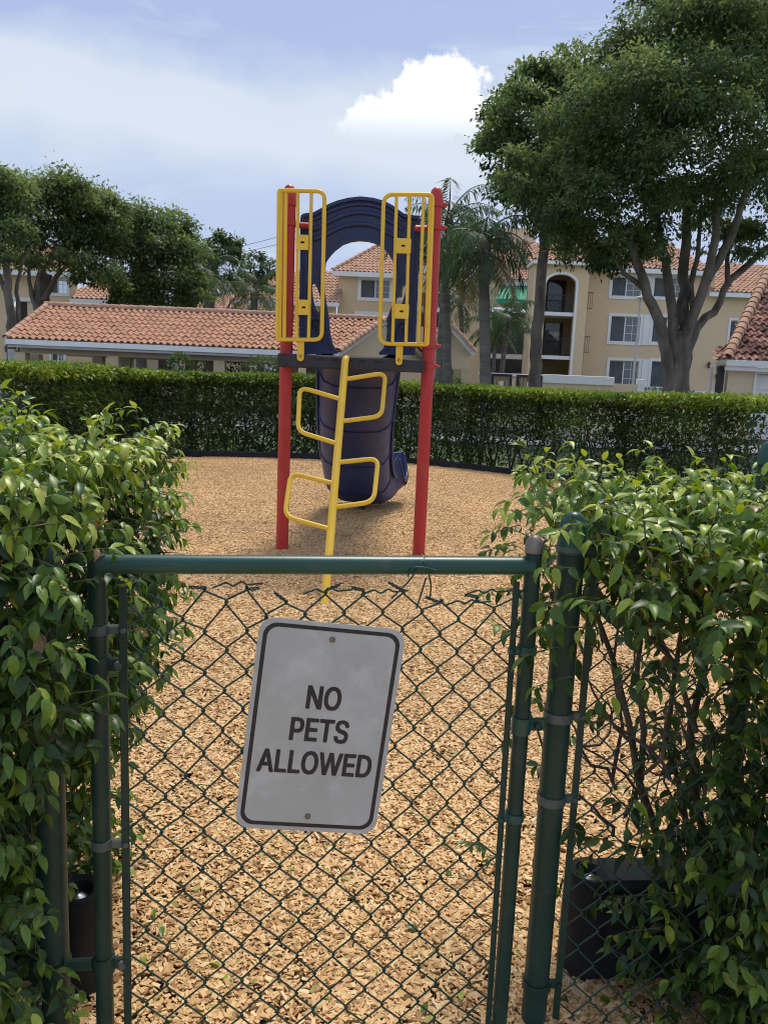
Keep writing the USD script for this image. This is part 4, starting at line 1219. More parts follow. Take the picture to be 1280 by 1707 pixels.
lb2 = [px_limb([(236, 640), (238, 540), (240, 480), (244, 430)], [YB2] * 4, .34, .22, seed=51), px_limb([(240, 480), (222, 440), (212, 405)], [YB2] * 3, .15, .06, seed=52), px_limb([(240, 470), (268, 430), (285, 395)], [YB2] * 3, .15, .06, seed=53)]
bb2 = [(205, 385, 26, 26), (312, 400, 22, 22), (250, 372, 46, 32), (285, 385, 34, 32), (220, 395, 34, 28), (260, 420, 60, 38), (305, 430, 34, 36), (240, 465, 50, 38), (290, 475, 42, 34), (325, 470, 28, 30), (225, 500, 34, 20), (270, 505, 44, 16), (318, 498, 30, 14), (195, 500, 12, 14)]
tree("dense dark round tree rising behind the middle of the carport roof", pix(240, 650, YB2), lb2, pxblobs(bb2, YB2, 1.5, 8), 150, .24, 25, M_bark_dark, M_crown, spread=.85)
YC2 = 62.0
lc2 = [px_limb([(428, 640), (426, 540), (424, 480), (426, 450)], [YC2] * 4, .2, .12, seed=55)]
bc2 = [(430, 440, 26, 20), (445, 460, 22, 18), (412, 462, 24, 18), (432, 478, 32, 14)]
tree("small pale feathery tree far behind the carport, left of the tower", pix(428, 650, YC2), lc2, pxblobs(bc2, YC2, 1.2, 9), 30, .24, 26, M_bark_dark, M_crown2, spread=.7)
bd2 = [(318, 440, 26, 30), (372, 405, 26, 18), (365, 420, 30, 24), (340, 440, 26, 28), (385, 435, 22, 24), (350, 475, 34, 28), (385, 470, 20, 24), (330, 495, 26, 16)]
YD2 = 55.0
ld2 = [px_limb([(352, 640), (352, 540), (354, 480), (360, 440)], [YD2] * 4, .24, .14, seed=57)]
tree("mid green tree behind the carport between the dense tree and the pale tree", pix(352, 650, YD2), ld2, pxblobs(bd2, YD2, 1.2, 10), 70, .26, 27, M_bark_dark, M_crown2, spread=.65)


# ------------------------------------------------------------------ palms
def frond(base, out, L, droop, r, nl=34, leaf=.55, stiff=.35):
    """a feather palm frond: rachis and hanging leaflets; returns mesh and tint"""
    out = np.asarray(out, float)
    out = out / np.linalg.norm(out)
    n = 14
    p, d = np.array(base, float), out.copy()
    pts = [p.copy()]
    for k in range(n):
        d = d + np.array([0, 0, -droop / n * (0.6 + k / n)])
        d /= np.linalg.norm(d)
        p = p + d * L / n
        pts.append(p.copy())
    pts = np.array(pts)
    b = MB()
    tv, tf = tube(pts, np.linspace(.03, .006, len(pts)), 4, caps=False)
    b.add(tv, tf)
    ts = np.repeat(np.linspace(.16, 1.0, nl), 2)
    s = np.tile([-1.0, 1.0], nl)
    at = ts * (len(pts) - 1.001)
    i = at.astype(int); fr = (at - i)[:, None]
    P = pts[i] * (1 - fr) + pts[i + 1] * fr
    tan = pts[np.minimum(i + 1, n)] - pts[i]; tan /= np.linalg.norm(tan, axis=1, keepdims=True)
    side = np.cross(tan, [0, 0, 1.0]); side /= np.linalg.norm(side, axis=1, keepdims=True) + 1e-6
    A = side * s[:, None] * 1.0 + tan * .45 + np.array([0, 0, -1.0]) * r.uniform(stiff, stiff + .7, len(ts))[:, None] + r.normal(size=(len(ts), 3)) * .18
    A /= np.linalg.norm(A, axis=1, keepdims=True)
    ll = leaf * np.sin(np.clip(ts * .9 + .1, 0, 1) * np.pi) ** .5 * r.uniform(.75, 1.1, len(ts)) + .06
    w = np.cross(A, tan); w /= np.linalg.norm(w, axis=1, keepdims=True) + 1e-6
    w = np.cross(w, A) * .6 + w * .4
    wd = .027
    mid = P + A * ll[:, None] * .5
    tip = P + A * ll[:, None] + np.array([0, 0, -.22]) * ll[:, None]
    v = np.stack([P, mid + w * wd, tip, mid - w * wd], 1).reshape(-1, 3)
    k = np.arange(len(ts))[:, None] * 4
    f = np.concatenate([k + [0, 1, 3], k + [1, 2, 3]])
    b.add(v, f)
    mesh = b.get()
    return mesh, np.clip(np.full(len(mesh[0]), .35 + r.normal(0, .15)), 0, .85)


def palm(label, px_base, px_top, Y, r0, r1, L, nf, seed, droop=1.5, leaf=.55, group=None, dead=2, bend=0.0, up=.9):
    r = np.random.default_rng(seed)
    b, t = pix(*px_base, Y), pix(*px_top, Y)
    th = thing("palm_tree", label, "palm", (b[0], b[1], 0), group=group)
    b[2] = -.05
    H = t[2]
    ps = [b + (t - b) * q + np.array([bend * math.sin(q * math.pi), 0, 0]) for q in np.linspace(0, 1, 16)]
    rad = np.array([r0 + (r1 - r0) * q + .012 * math.sin(q * 60) for q in np.linspace(0, 1, 16)])
    rad[0] *= 1.25
    obj("trunk", tube(ps, rad, 12), M_palmbark, th, smooth=50)
    obj("crown_shaft", tube([t + [0, 0, -.35], t + [0, 0, .1], t + [0, 0, .5]], [r1 * 1.25, r1 * 1.35, r1 * .5], 10), M_palmbark, th, smooth=50)
    for k in range(nf):
        az = k * 2.39996 + r.uniform(-.25, .25)
        q = (k + .5) / nf
        el = 1.25 * (1 - q) ** 1.0 * up - .30 * q + r.normal(0, .08)
        d = (math.cos(az) * math.cos(el), math.sin(az) * math.cos(el), math.sin(el))
        m_, ti = frond(t + np.array([0, 0, .35 - .45 * q]), d, L * r.uniform(.85, 1.1), droop * r.uniform(.8, 1.2), r, leaf=leaf)
        if k >= nf - dead:
            ti = np.full(len(ti), .97)
        obj("frond", m_, M_frond, th, tint=ti)
    return th


palm("queen palm nearest the right red post, left of the other big queen palm", (752, 640), (741, 415), 27.0, .15, .13, 2.15, 20, 61, droop=1.7, leaf=.6)
palm("queen palm with stout grey trunk in front of the stairwell opening", (816, 640), (806, 415), 23.5, .165, .15, 1.75, 20, 62, droop=2.0, leaf=.62)
palm("short palm in front of the green awning", (838, 640), (849, 535), 44.0, .16, .12, 1.9, 18, 64, droop=1.6, leaf=.6, dead=0, bend=-.15)
palm("short slender palm just left of the green awning", (822, 640), (826, 545), 46.0, .12, .09, 1.9, 14, 65, droop=1.5, leaf=.5, dead=0)
palm("young palm between the two queen palms", (776, 640), (768, 500), 40.0, .12, .10, 2.2, 16, 66, droop=1.5, leaf=.55, dead=0)
palm("leaning palm in front of the low far house", (422, 640), (424, 492), 52.0, .24, .2, 2.6, 20, 67, droop=1.5, leaf=.65, dead=1)
palm("palm with drooping crown behind the carport, left of the leaning palm", (345, 640), (344, 458), 50.0, .2, .17, 2.6, 20, 68, droop=1.7, leaf=.65, dead=2)
palm("tall feathery palm rising behind the right red post", (729, 640), (748, 372), 33.0, .15, .13, 2.2, 20, 69, droop=1.5, leaf=.62, dead=0)


# ------------------------------------------------------------------ shrubs beyond the hedge
def shrub(label, px, py, Y, rx, rz, seed, n=700, name="shrub", mat=None, group=None, size=.13):
    r = np.random.default_rng(seed)
    c = pix(px, py, Y)
    t = thing(name, label, "shrub", (c[0], c[1], 0), group=group)
    d = r.normal(size=(n, 3)); d /= np.linalg.norm(d, axis=1, keepdims=True)
    q = d * np.array([rx, rx * .7, rz]) * (r.uniform(.3, 1, n) ** .5)[:, None] + np.array([c[0], c[1], c[2]])
    v, f, li = copies_leaf(DIAMOND, q, d + r.normal(size=(n, 3)) * .5, np.array([0, 0, 1.0]) + r.normal(size=(n, 3)) * .5, size * r.uniform(.6, 1.3, n))
    obj("stem", tube([(c[0], c[1], -.05), (c[0] + .05, c[1], c[2] * .5), (c[0], c[1], c[2])], [.05, .04, .02], 6), M_bark_dark, t)
    obj("leaves", (v, f), mat or M_crown2, t, tint=np.clip(.45 + .3 * d[li][:, 2] + r.normal(0, .15, n)[li], 0, 1), kind="stuff")


shrub("round green shrub under the carport edge, left of the tower", 300, 608, 32.0, .5, .45, 71)
shrub("tall yellow green shrub beside the tan carport column", 340, 603, 42.0, .45, .6, 72, 500)
shrub("dark bush between carport columns near the tower", 384, 607, 36.0, .6, .5, 73)
shrub("low bush behind the hedge next to the left red post", 440, 610, 31.0, .8, .35, 74)
shrub("low dark planting at the foot of the window wall", 1085, 654, 50.0, 3.4, .25, 75, 1800)
shrub("small plant by the porch column", 745, 640, 36.0, .7, .35, 76)

# ------------------------------------------------------------------ the far hedge round the play area
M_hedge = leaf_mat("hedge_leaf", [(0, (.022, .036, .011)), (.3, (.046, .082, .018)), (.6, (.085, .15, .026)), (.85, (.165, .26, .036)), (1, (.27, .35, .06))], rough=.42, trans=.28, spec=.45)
M_twig = pm("twig_bark", (.055, .04, .028), (.13, .10, .075), scale=20, rough=.9, bump=.4, bscale=120, bdist=.004)
M_twig_pale = pm("pale_twig", (.16, .14, .11), (.26, .23, .19), scale=20, rough=.9)


def hedge_run(label, path, h, depth, dens, seed, open_low=0.0, name="hedge"):
    """a clipped hedge along a polyline of its front face; leaves through its volume, densest at the skin"""
    r = np.random.default_rng(seed)
    path = [np.asarray(p, float) for p in path]
    t = thing(name, label, "hedge", (*np.mean(path, 0), 0))
    P, D, T = [], [], []
    stems = MB(); pale = MB()
    for a, b in zip(path[:-1], path[1:]):
        L = np.linalg.norm(b - a); u = (b - a) / L
        n = np.array([u[1], -u[0]])
        if n @ (CAM[:2] - a) < 0:
            n = -n
        k = int(L * (h + depth * .9) * dens)
        s = r.uniform(-.1, L + .1, k)
        where = r.uniform(size=k)
        top = where < depth * .9 / (h + depth * .9)
        z = np.where(top, h - np.abs(r.normal(0, .10, k)), r.uniform(0.02, 1, k) ** .9 * h)
        dd = np.where(top, r.uniform(0, depth, k), np.where(r.uniform(size=k) < .35, r.uniform(0, depth, k), np.abs(r.exponential(.14, k))))
        dd = np.minimum(dd, depth)
        pos = np.column_stack([a[0] + u[0] * s, a[1] + u[1] * s])
        w = meshkit.fbm(np.column_stack([pos * 1.6, z * 1.8]), 3, seed)
        w2 = meshkit.fbm(np.column_stack([pos * .7, z * .5]), 2, seed + 5)
        thin = np.clip((.95 - z / h) * 1.3, 0, 1) * open_low * np.clip((w2 - .33) * 4, .25, 1)
        keep = r.uniform(size=k) > np.maximum(thin, (w < .36) * .35 * (z < h * .9))
        front = (w - .5) * .22 + np.where(z > h - .12, .07, 0)
        pos = pos - n * (dd - front)[:, None]
        zz = z + np.where(top, (w2 - .5) * .24 + (w - .5) * .07, 0)
        p3 = np.column_stack([pos, zz])[keep]
        d3 = np.column_stack([np.tile(n, (k, 1)) * np.where(top, .3, .8)[:, None], np.where(top, .7, .0)])[keep]
        P.append(p3); D.append(d3)
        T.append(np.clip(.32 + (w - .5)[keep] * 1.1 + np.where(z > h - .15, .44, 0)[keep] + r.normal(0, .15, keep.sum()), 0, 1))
        for q in np.arange(0, L, .33):
            base = np.array([*(a + u * q - n * (depth * .45 + r.uniform(-.1, .1))), -.05])
            for _ in range(3):
                tp = base + np.array([*(u * r.normal(0, .28) + n * r.uniform(-.15, .35)), h * r.uniform(.6, .95)])
                md = (base + tp) / 2 + r.normal(size=3) * .08
                (pale if r.uniform() < .3 else stems).addm(tube([base, md, tp], [.022, .014, .005], 4, caps=False))
    P, D, T = np.vstack(P), np.vstack(D), np.concatenate(T)
    n_ = len(P)
    A = D + r.normal(size=(n_, 3)) * .6 + np.array([0, 0, -.25])
    N = np.array([0, 0, .9]) + D * .6 + r.normal(size=(n_, 3)) * .5
    v, f, li = copies_leaf(DIAMOND, P, A, N, .075 * r.uniform(.65, 1.35, n_))
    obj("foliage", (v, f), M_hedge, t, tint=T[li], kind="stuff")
    obj("branches", stems.get(), M_twig, t, kind="stuff")
    if pale.n:
        obj("bare_twigs", pale.get(), M_twig_pale, t, kind="stuff")
    return t


B = BORDER
off = lambda p, q: p + np.array([0, q])
mid = B[5] * .55 + B[4] * .45
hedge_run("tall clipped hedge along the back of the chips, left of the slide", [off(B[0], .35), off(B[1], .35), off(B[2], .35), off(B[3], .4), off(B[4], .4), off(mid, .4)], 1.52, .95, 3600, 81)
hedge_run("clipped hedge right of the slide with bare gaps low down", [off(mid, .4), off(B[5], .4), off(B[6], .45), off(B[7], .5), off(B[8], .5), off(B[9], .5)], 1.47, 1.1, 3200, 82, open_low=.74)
# ------------------------------------------------------------------ the slide tower
M_red = pm("red_paint", (.38, .020, .018), (.43, .027, .022), scale=2.5, rough=.42, bump=.05, bscale=90, bdist=.002, dirt=((.30, .09, .07), 7, .52, .78, .6))
M_yel = pm("yellow_paint", (.72, .45, .025), (.76, .49, .035), scale=3, rough=.42, bump=.05, bscale=90, bdist=.002, dirt=((.42, .30, .09), 9, .55, .78, .6))
M_blue = pm("blue_plastic", (.010, .018, .070), (.015, .026, .092), scale=3, rough=.45, bump=.08, bscale=140, bdist=.002, dirt=((.06, .065, .09), 6, .52, .8, .45))
M_deck = pm("deck_coating", (.014, .014, .015), (.024, .024, .024), scale=8, rough=.6, bump=.2, bscale=200, bdist=.002)
M_rust = pm("bolt_head", (.32, .17, .08), (.45, .33, .22), scale=60, rough=.5, metallic=.7)

YP = 7.17
pl, pr_ = pixz(468, 922), pixz(697, 930)
pl = np.array([pl[0], YP, 0]); pr_ = np.array([pr_[0], YP, 0])
tw = thing("slide_tower", "red, yellow and dark blue playground slide tower standing on the wood chips", "playground slide", (*((pl + pr_) / 2)[:2], 0))
pr_ = pr_ + np.array([.004, 0, 0])
rp = .055
ztl, ztr = pix(484, 306, YP)[2], pix(726, 310, YP)[2]
for base, zt_ in ((pl, ztl), (pr_, ztr)):
    po = obj("post", lathe([(0, -.1), (rp, -.1), (rp, zt_ - .09), (0, zt_ - .09)], base, 28), M_red, tw, smooth=40)
    obj("post_cap", lathe([(rp + .004, -.12), (rp + .006, -.05), (rp, -.015), (rp * .75, .022), (rp * .4, .04), (0, .045)], base + [0, 0, zt_ - .05], 24), M_red, po, smooth=60)
for base, s, zs in ((pl, 1, (pix(484, 338, YP)[2], pix(484, 372, YP)[2])), (pr_, -1, (pix(724, 340, YP)[2], pix(724, 379, YP)[2], pix(716, 576, YP)[2], pix(714, 610, YP)[2]))):
    for z in zs:
        cl = obj("clamp", join(lathe([(rp + .001, -.022), (rp + .013, -.022), (rp + .013, .022), (rp + .001, .022)], base + [0, 0, z], 24), bx(base + [rp + .014 if s < 0 else 0, -.01, z], (.03, .03, .036), bev=.006)), M_red, tw, smooth=35)
        obj("bolt", lathe([(.012, -.02), (.012, .02), (0, .022)], base + [(rp + .03) if s < 0 else (rp - .01), -.01, z], 10, np.array([[0, 0, 1], [0, 1, 0], [-1, 0, 0.0]])), M_red, cl)
    z = zs[1]
    obj("bracket", join(bx(base + [s * .105, .06, z], (.13, .05, .05), bev=.014), bx(base + [s * .15, .075, z], (.05, .085, .042), bev=.012)), M_red, tw)
# deck
dz = pix(585, 594, 7.02)[2]
dl, dr_ = pix(462, 602, 7.03)[0], pix(708, 606, 7.03)[0]
dk = obj("deck", bx(((dl + dr_) / 2, 7.55, dz - .02), (dr_ - dl - .02, 1.0, .035), bev=.01), M_deck, tw)
obj("deck_edge", bx(((dl + dr_) / 2, 7.045, dz - .055), (dr_ - dl, .035, .115), bev=.012), M_deck, dk)
for k in range(5):
    obj("deck_slot", bx(((dl + dr_) / 2 - .26 + k * .12, 7.0265, dz - .035), (.06, .004, .012)), M_black, dk)
# barrier panels
YQ = 7.0


def P(x, y, Y=YQ):
    return pix(x, y, Y)


def z1(x, y):
    return 420 + x / 3.368, 280 + y / 3.368


def barrier(label, outer, radii, bars, strips, plates, tab):
    fr = MB()
    path = rounded([P(*z1(*q)) for q in outer], radii, 7, closed=True)
    f_ = obj("barrier_frame", tube(path, .0175, 10, caps=False), M_yel, tw, smooth=60, label=label)
    for a, b in bars:
        obj("barrier_bar", tube([P(*z1(*a)), P(*z1(*b))], .0145, 10), M_yel, f_, smooth=60)
    for a, b, w in strips:
        obj("side_strip", bar(P(*z1(*a)) + [0, .005, 0], P(*z1(*b)) + [0, .005, 0], w, .03, side=(0, 1, 0), bev=.009), M_yel, f_)
    for x0, y0, x1, y1 in plates:
        a, b = P(*z1(x0, (y0 + y1) / 2)), P(*z1(x1, (y0 + y1) / 2))
        h = P(*z1(x0, y0))[2] - P(*z1(x0, y1))[2]
        c = (a + b) / 2
        hole = sbox(-.016, -.008, .016, .008)
        w = abs(b[0] - a[0])
        plate = sbox(-w / 2, -h / 2, w / 2, h / 2).buffer(-.01).buffer(.01).difference(hole)
        pl_ = obj("joining_plate", prism(plate, .012, c + np.array([0, -.012, 0]), UX, UZ), M_yel, f_)
        obj("plate_slot", bx(c + np.array([0, -.008, 0]), (.03, .006, .014)), M_black, pl_)
    a, b = P(*z1(*tab[0]), 7.015), P(*z1(*tab[1]), 7.015)
    t_ = obj("fixing_tab", prism(sbox(-.029, 0, .029, a[2] - b[2]).union(Point(0, .0).buffer(.029)), .012, (b[0], 7.018, b[2] + .02), UX, UZ), M_yel, f_)
    obj("tab_bolt", lathe([(.013, 0), (.013, .008), (.006, .014), (0, .014)], (b[0], 7.006, b[2] + .035), 10, np.array([[1, 0, 0], [0, 0, -1], [0, 1, 0.0]])), M_rust, t_)


barrier("left yellow barrier panel", [(152, 124), (408, 128), (392, 964), (142, 962)], [.02, .07, .07, .02],
        [((258, 122), (250, 962)), ((334, 124), (318, 962))], [((190, 122), (180, 960), .030), ((165, 124), (155, 960), .028)], [(252, 376, 318, 460), (258, 740, 324, 825)], ((274, 970), (272, 1078)))
barrier("right yellow barrier panel", [(740, 146), (1015, 146), (985, 990), (716, 986)], [.085, .05, .02, .085],
        [((812, 146), (789, 986)), ((886, 147), (864, 988)), ((964, 146), (935, 988))], [((1004, 150), (978, 988), .034)], [(806, 395, 892, 480), (798, 764, 880, 846)], ((826, 1000), (824, 1100)))
# hood over the slide mouth
YH = 7.32
hood_out = [(262, 1045), (268, 700), (272, 300), (275, 268), (290, 256), (345, 250), (385, 228), (430, 203), (480, 183), (540, 168), (610, 160), (680, 168), (740, 184), (790, 210), (830, 240), (855, 258), (935, 270), (946, 285), (942, 330), (930, 700), (915, 1050), (700, 1047), (735, 1015), (752, 975), (757, 920), (757, 845), (775, 800), (795, 745), (805, 690), (806, 600), (790, 520), (765, 475), (730, 440), (690, 420), (650, 409), (600, 406), (555, 412), (510, 428), (465, 462), (435, 495), (415, 525), (405, 600), (408, 690), (420, 770), (432, 850), (438, 920), (450, 980), (470, 1020), (490, 1042)]
w2 = lambda q, Y=YH: (P(*z1(*q), Y)[0], P(*z1(*q), Y)[2])
hp = Polygon([w2(q) for q in hood_out]).buffer(0)
hole_l = Polygon([w2(q) for q in ((338, 655), (347, 648), (362, 668), (376, 705), (384, 750), (382, 790), (374, 806), (362, 790), (348, 750), (340, 705))])
hole_r = Polygon([w2(q) for q in ((862, 660), (852, 655), (836, 680), (822, 712), (812, 745), (812, 775), (822, 778), (840, 755), (856, 705))])
hp2 = hp.buffer(-.012).buffer(.012).difference(hole_l.buffer(.004)).difference(hole_r.buffer(.004))
hd = obj("slide_hood", prism(hp2, -.05, (0, YH, 0), UX, UZ), M_blue, tw)
lip = hp2.difference(hp2.buffer(-.028))
obj("hood_rim", prism(lip, .022, (0, YH - .0, 0), UX, UZ), M_blue, hd)
for arc, w in (([(345, 290), (385, 270), (430, 245), (490, 222), (550, 206), (610, 200), (670, 206), (730, 224), (790, 252), (850, 292)], .017),
               ([(345, 345), (400, 320), (440, 296), (500, 268), (555, 252), (610, 247), (665, 252), (720, 268), (780, 300), (850, 345)], .02),
               ([(345, 400), (385, 385), (430, 365), (480, 338), (540, 318), (605, 312), (670, 318), (725, 340), (780, 372), (840, 400)], .02)):
    pts = rounded([np.array([*w2(q), 0])[[0, 2, 1]] + np.array([0, YH - .004, 0]) for q in arc], .3, 4)
    obj("hood_ridge", tube(pts, w, 8), M_blue, hd, smooth=60)
# chute: a trough swept down and round to the right
cx = pix(597, 640, 7.5)[0]
from scipy.interpolate import CubicSpline
cp = np.array([(cx, 7.34, dz - .015), (cx - .005, 7.62, dz - .05), (cx - .02, 8.0, dz - .35), (cx - .05, 8.5, dz - .80), (cx - .06, 9.0, dz - 1.27), (cx - .03, 9.38, dz - 1.55), (cx + .06, 9.72, dz - 1.62), (cx + .24, 9.96, dz - 1.54), (cx + .54, 10.05, dz - 1.42)])
ss = np.concatenate([[0], np.cumsum(np.linalg.norm(np.diff(cp, axis=0), axis=1))])
q = np.linspace(0, ss[-1], 60)
cs = CubicSpline(ss, cp)
C_, Tn = cs(q), cs(q, 1)
Tn /= np.linalg.norm(Tn, axis=1, keepdims=True)
side = np.cross(Tn, [0, 0, 1.0]); side /= np.linalg.norm(side, axis=1, keepdims=True)
nor = np.cross(side, Tn)
Wd, Hd = .36, .30
outer = [(.44, .27), (.455, .30), (.445, .325), (.41, .335), (.375, .325), (.36, .29), (.34, .14), (.29, .05), (.20, .015), (0, .0), (-.20, .015), (-.29, .05), (-.34, .14), (-.36, .29), (-.375, .325), (-.41, .335), (-.445, .325), (-.455, .30), (-.44, .27), (-.405, .28), (-.405, .13), (-.345, .015), (-.24, -.04), (0, -.055), (.24, -.04), (.345, .015), (.405, .13), (.405, .28)]
sec = np.array(outer) * np.array([.93, 1.0])
k, n_ = len(q), len(sec)
v = C_[:, None] + sec[None, :, :1] * side[:, None] + sec[None, :, 1:] * nor[:, None]
i, j = np.meshgrid(np.arange(k - 1), np.arange(n_), indexing="ij")
quad = np.stack([i * n_ + j, i * n_ + (j + 1) % n_, (i + 1) * n_ + (j + 1) % n_, (i + 1) * n_ + j], -1).reshape(-1, 4)
f = np.vstack([quad[:, [0, 2, 1]], quad[:, [0, 3, 2]]])
ch = obj("chute", (v.reshape(-1, 3), f), M_blue, tw, smooth=50)
for kk in (10, 21, 31, 40):          # moulded stiffening ribs round the back of the trough
    pts = [C_[kk] + (a * 1.012) * side[kk] + (b - .006) * nor[kk] for a, b in sec[19:28]]
    obj("stiffening_rib", tube(pts, .006, 6), M_blue, ch, smooth=60)
obj("exit_lip", tube([C_[-1] + a * side[-1] + b * nor[-1] for a, b in sec[5:14]], .024, 8), M_blue, ch, smooth=60)
obj("support_foot", lathe([(.045, 0), (.045, .14), (.06, .15), (.06, .16)], (C_[46][0], C_[46][1], -.04), 14), M_deck, ch, smooth=40)
# yellow loop climber leaning on the deck
b0 = pixz(541, 1010); t0 = pix(575, 604, 6.985)
d0 = (t0 - b0) / np.linalg.norm(t0 - b0)
top = t0 + d0 * .035
pole = rounded([b0 - d0 * .12, top, top + np.array([.012, .06, .008]), top + np.array([.012, .12, -.06])], .045, 5)
cl = obj("climber_pole", tube(pole, .031, 14), M_yel, tw, smooth=60, label="leaning yellow climbing pole with loop steps")
nn = np.cross(d0, [1.0, 0, 0]); nn /= np.linalg.norm(nn)
for lp in ([(576, 632), (632, 623), (646, 637), (638, 690), (626, 695), (570, 702)], [(567, 665), (510, 648), (496, 664), (494, 708), (506, 722), (561, 739)],
           [(562, 771), (619, 765), (633, 778), (624, 827), (612, 838), (556, 846)], [(553, 805), (496, 791), (482, 806), (477, 850), (485, 864), (547, 881)]):
    pts = [pixplane(x, y, b0, nn) for x, y in lp]
    mid_a, mid_b = pts[2] * .5 + pts[1] * .5, pts[3] * .5 + pts[4] * .5
    corner_a = pts[1] + (pts[1] - pts[0]) / np.linalg.norm(pts[1] - pts[0]) * .055
    corner_b = pts[4] + (pts[4] - pts[5]) / np.linalg.norm(pts[4] - pts[5]) * .05
    obj("loop_step", tube(rounded([pts[0], corner_a, corner_b, pts[5]], .085, 8), .0185, 12), M_yel, cl, smooth=60)

# ------------------------------------------------------------------ gate, posts and chain link
M_green = pm("green_vinyl", (.008, .050, .036), (.014, .066, .048), scale=6, rough=.36, bump=.08, bscale=160, bdist=.001, dirt=((.05, .065, .055), 22, .52, .70, .8))
M_green_dark = pm("dark_green_vinyl", (.009, .028, .020), (.016, .040, .028), scale=8, spec=.35, rough=.42, bump=.12, bscale=160, bdist=.001, dirt=((.05, .05, .04), 22, .55, .70, .7))
M_wire = pm("green_wire", (.010, .040, .028), (.020, .056, .042), scale=30, rough=.42)
M_band = pm("grey_band", (.045, .065, .058), (.085, .105, .095), scale=30, rough=.45, dirt=((.10, .09, .075), 30, .5, .7, .5))
M_cap = pm("weathered_cap", (.16, .13, .11), (.27, .235, .20), scale=40, rough=.45, metallic=.6)

gL = pix(162, 941, 1.62); gR = pix(888, 944, 1.765)
zr = (gL[2] + gR[2]) / 2
G0, G1 = np.array([gL[0], gL[1]]), np.array([gR[0], gR[1]])
gd = (G1 - G0) / np.linalg.norm(G1 - G0)
GU = np.array([gd[0], gd[1], 0]); GN = np.array([gd[1], -gd[0], 0])        # along the gate, towards the camera
GL = np.linalg.norm(G1 - G0)


def gp(s, z, d=0.0):
    """s along the gate from its left stile, height z, d towards the camera"""
    return np.array([G0[0], G0[1], 0]) + GU * s + GN * d + np.array([0, 0, z])


def on_gate(px, py, d=0.0):
    p = pixplane(px, py, gp(0, 0, d), GN)
    return (p - gp(0, 0)) @ GU, p[2]


gate = thing("gate", "dark green chain link gate with a bare round top rail", "gate", (*gp(GL / 2, 0)[:2], 0))
rt = .021
obj("top_rail", tube([gp(.0, zr), gp(GL, zr + .002)], .0205, 20), M_green, gate, smooth=50)
obj("stile", tube([gp(0, .0), gp(0, zr + .02)], .0195, 18), M_green_dark, gate, smooth=50)
ztop = on_gate(889, 912)[1]
obj("stile", tube([gp(GL, .0), gp(GL, ztop)], .0185, 18), M_green_dark, gate, smooth=50)
obj("stile_cap", lathe([(.0205, -.012), (.021, .004), (.0195, .012), (.013, .022), (.006, .027), (0, .028)], gp(GL, ztop), 18), M_cap, gate, smooth=60)
obj("bottom_rail", tube([gp(0, .012), gp(GL, .012)], .0185, 18), M_green_dark, gate, smooth=50)
# tension bars
sa0, za0 = on_gate(204, 968, .012); sa1, _ = on_gate(206, 1700, .012)
sb0, zb0 = on_gate(861, 970, .012); sb1, _ = on_gate(815, 1690, .012)
sbm = lambda z: sb0 + (sb1 - sb0) * (zb0 - z) / (zb0 - .1)
obj("tension_bar", bar(gp(sa0, .02, .012), gp(sa0, za0, .012), .017, .006, side=GN, bev=.0015), M_green_dark, gate)
obj("tension_bar", bar(gp(sb1, .02, .012), gp(sb0, zb0, .012), .014, .006, side=GN, bev=.0015), M_green_dark, gate)


def band(c, r, s_end, mat, parent, w=.020, tail=None, label=None):
    """a tension band round a pipe at c: a strap with a tail to one side (s_end along the gate)"""
    m1 = lathe([(r, -w / 2), (r + .004, -w / 2), (r + .004, w / 2), (r, w / 2)], c, 22)
    sgn = 1 if s_end > 0 else -1
    m2 = bx(c + GU * (s_end / 2 + sgn * r / 2) + GN * (.006), (abs(s_end) - r, .014, w * .95), np.stack([GU, -GN, UZ], 1), bev=.003)
    b_ = obj("tension_band", join(m1, m2), mat, parent, smooth=35)
    e = c + GU * (s_end - sgn * .006) + GN * .012
    obj("band_bolt", lathe([(.007, 0), (.007, .006), (.004, .009), (0, .009)], e, 10, np.stack([GU, UZ, GN], 1)), mat, b_)


for py in (1048, 1405):
    _, z = on_gate(160, py)
    band(gp(0, z), .0195, sa0 + .006, M_band, gate)
for py in (1083, 1360):
    _, z = on_gate(860, py)
    band(gp(GL, z), .0185, -(GL - sbm(z)) - .008, M_green, gate)

# the woven wires
W_, Hc = .0845, .094
zc = on_gate(500, 975)[1]


def weave(parent, s0, s1, top, bottom, at, mat, r=.0021, name="mesh_wire", seed=3, top_fn=None, bottom_fn=None, warp=.004, d0=0.0, skip=None):
    rr = np.random.default_rng(seed)
    n = int(round((s1 - s0) / (W_ / 2)))
    ww = (s1 - s0) / n
    for i in range(n):
        pts = []
        k = int((top - bottom) / (Hc / 2)) + 1
        for j in range(k + 1):
            z = top - j * Hc / 2
            right = (i + j) % 2
            s = s0 + (i + right) * ww + (.0012 if right else -.0012)
            dz_ = warp * 2 * (meshkit.noise(np.array([s * 7, z * 7, seed * 1.7])) - .5)
            ds_ = warp * 2 * (meshkit.noise(np.array([s * 7, z * 7, seed * 1.7 + 40])) - .5)
            zz = z + dz_
            if top_fn is not None:
                zz += top_fn(s, z)
            hook = .0026 * (1 if right else -1)
            pts.append(at(s + ds_, zz + .0035, d0 + hook))
            pts.append(at(s + ds_ + (.0012 if right else -.0012), zz, d0))
            pts.append(at(s + ds_, zz - .0035, d0 - hook))
        obj(name, tube(pts, r, 5), mat, parent, smooth=70)


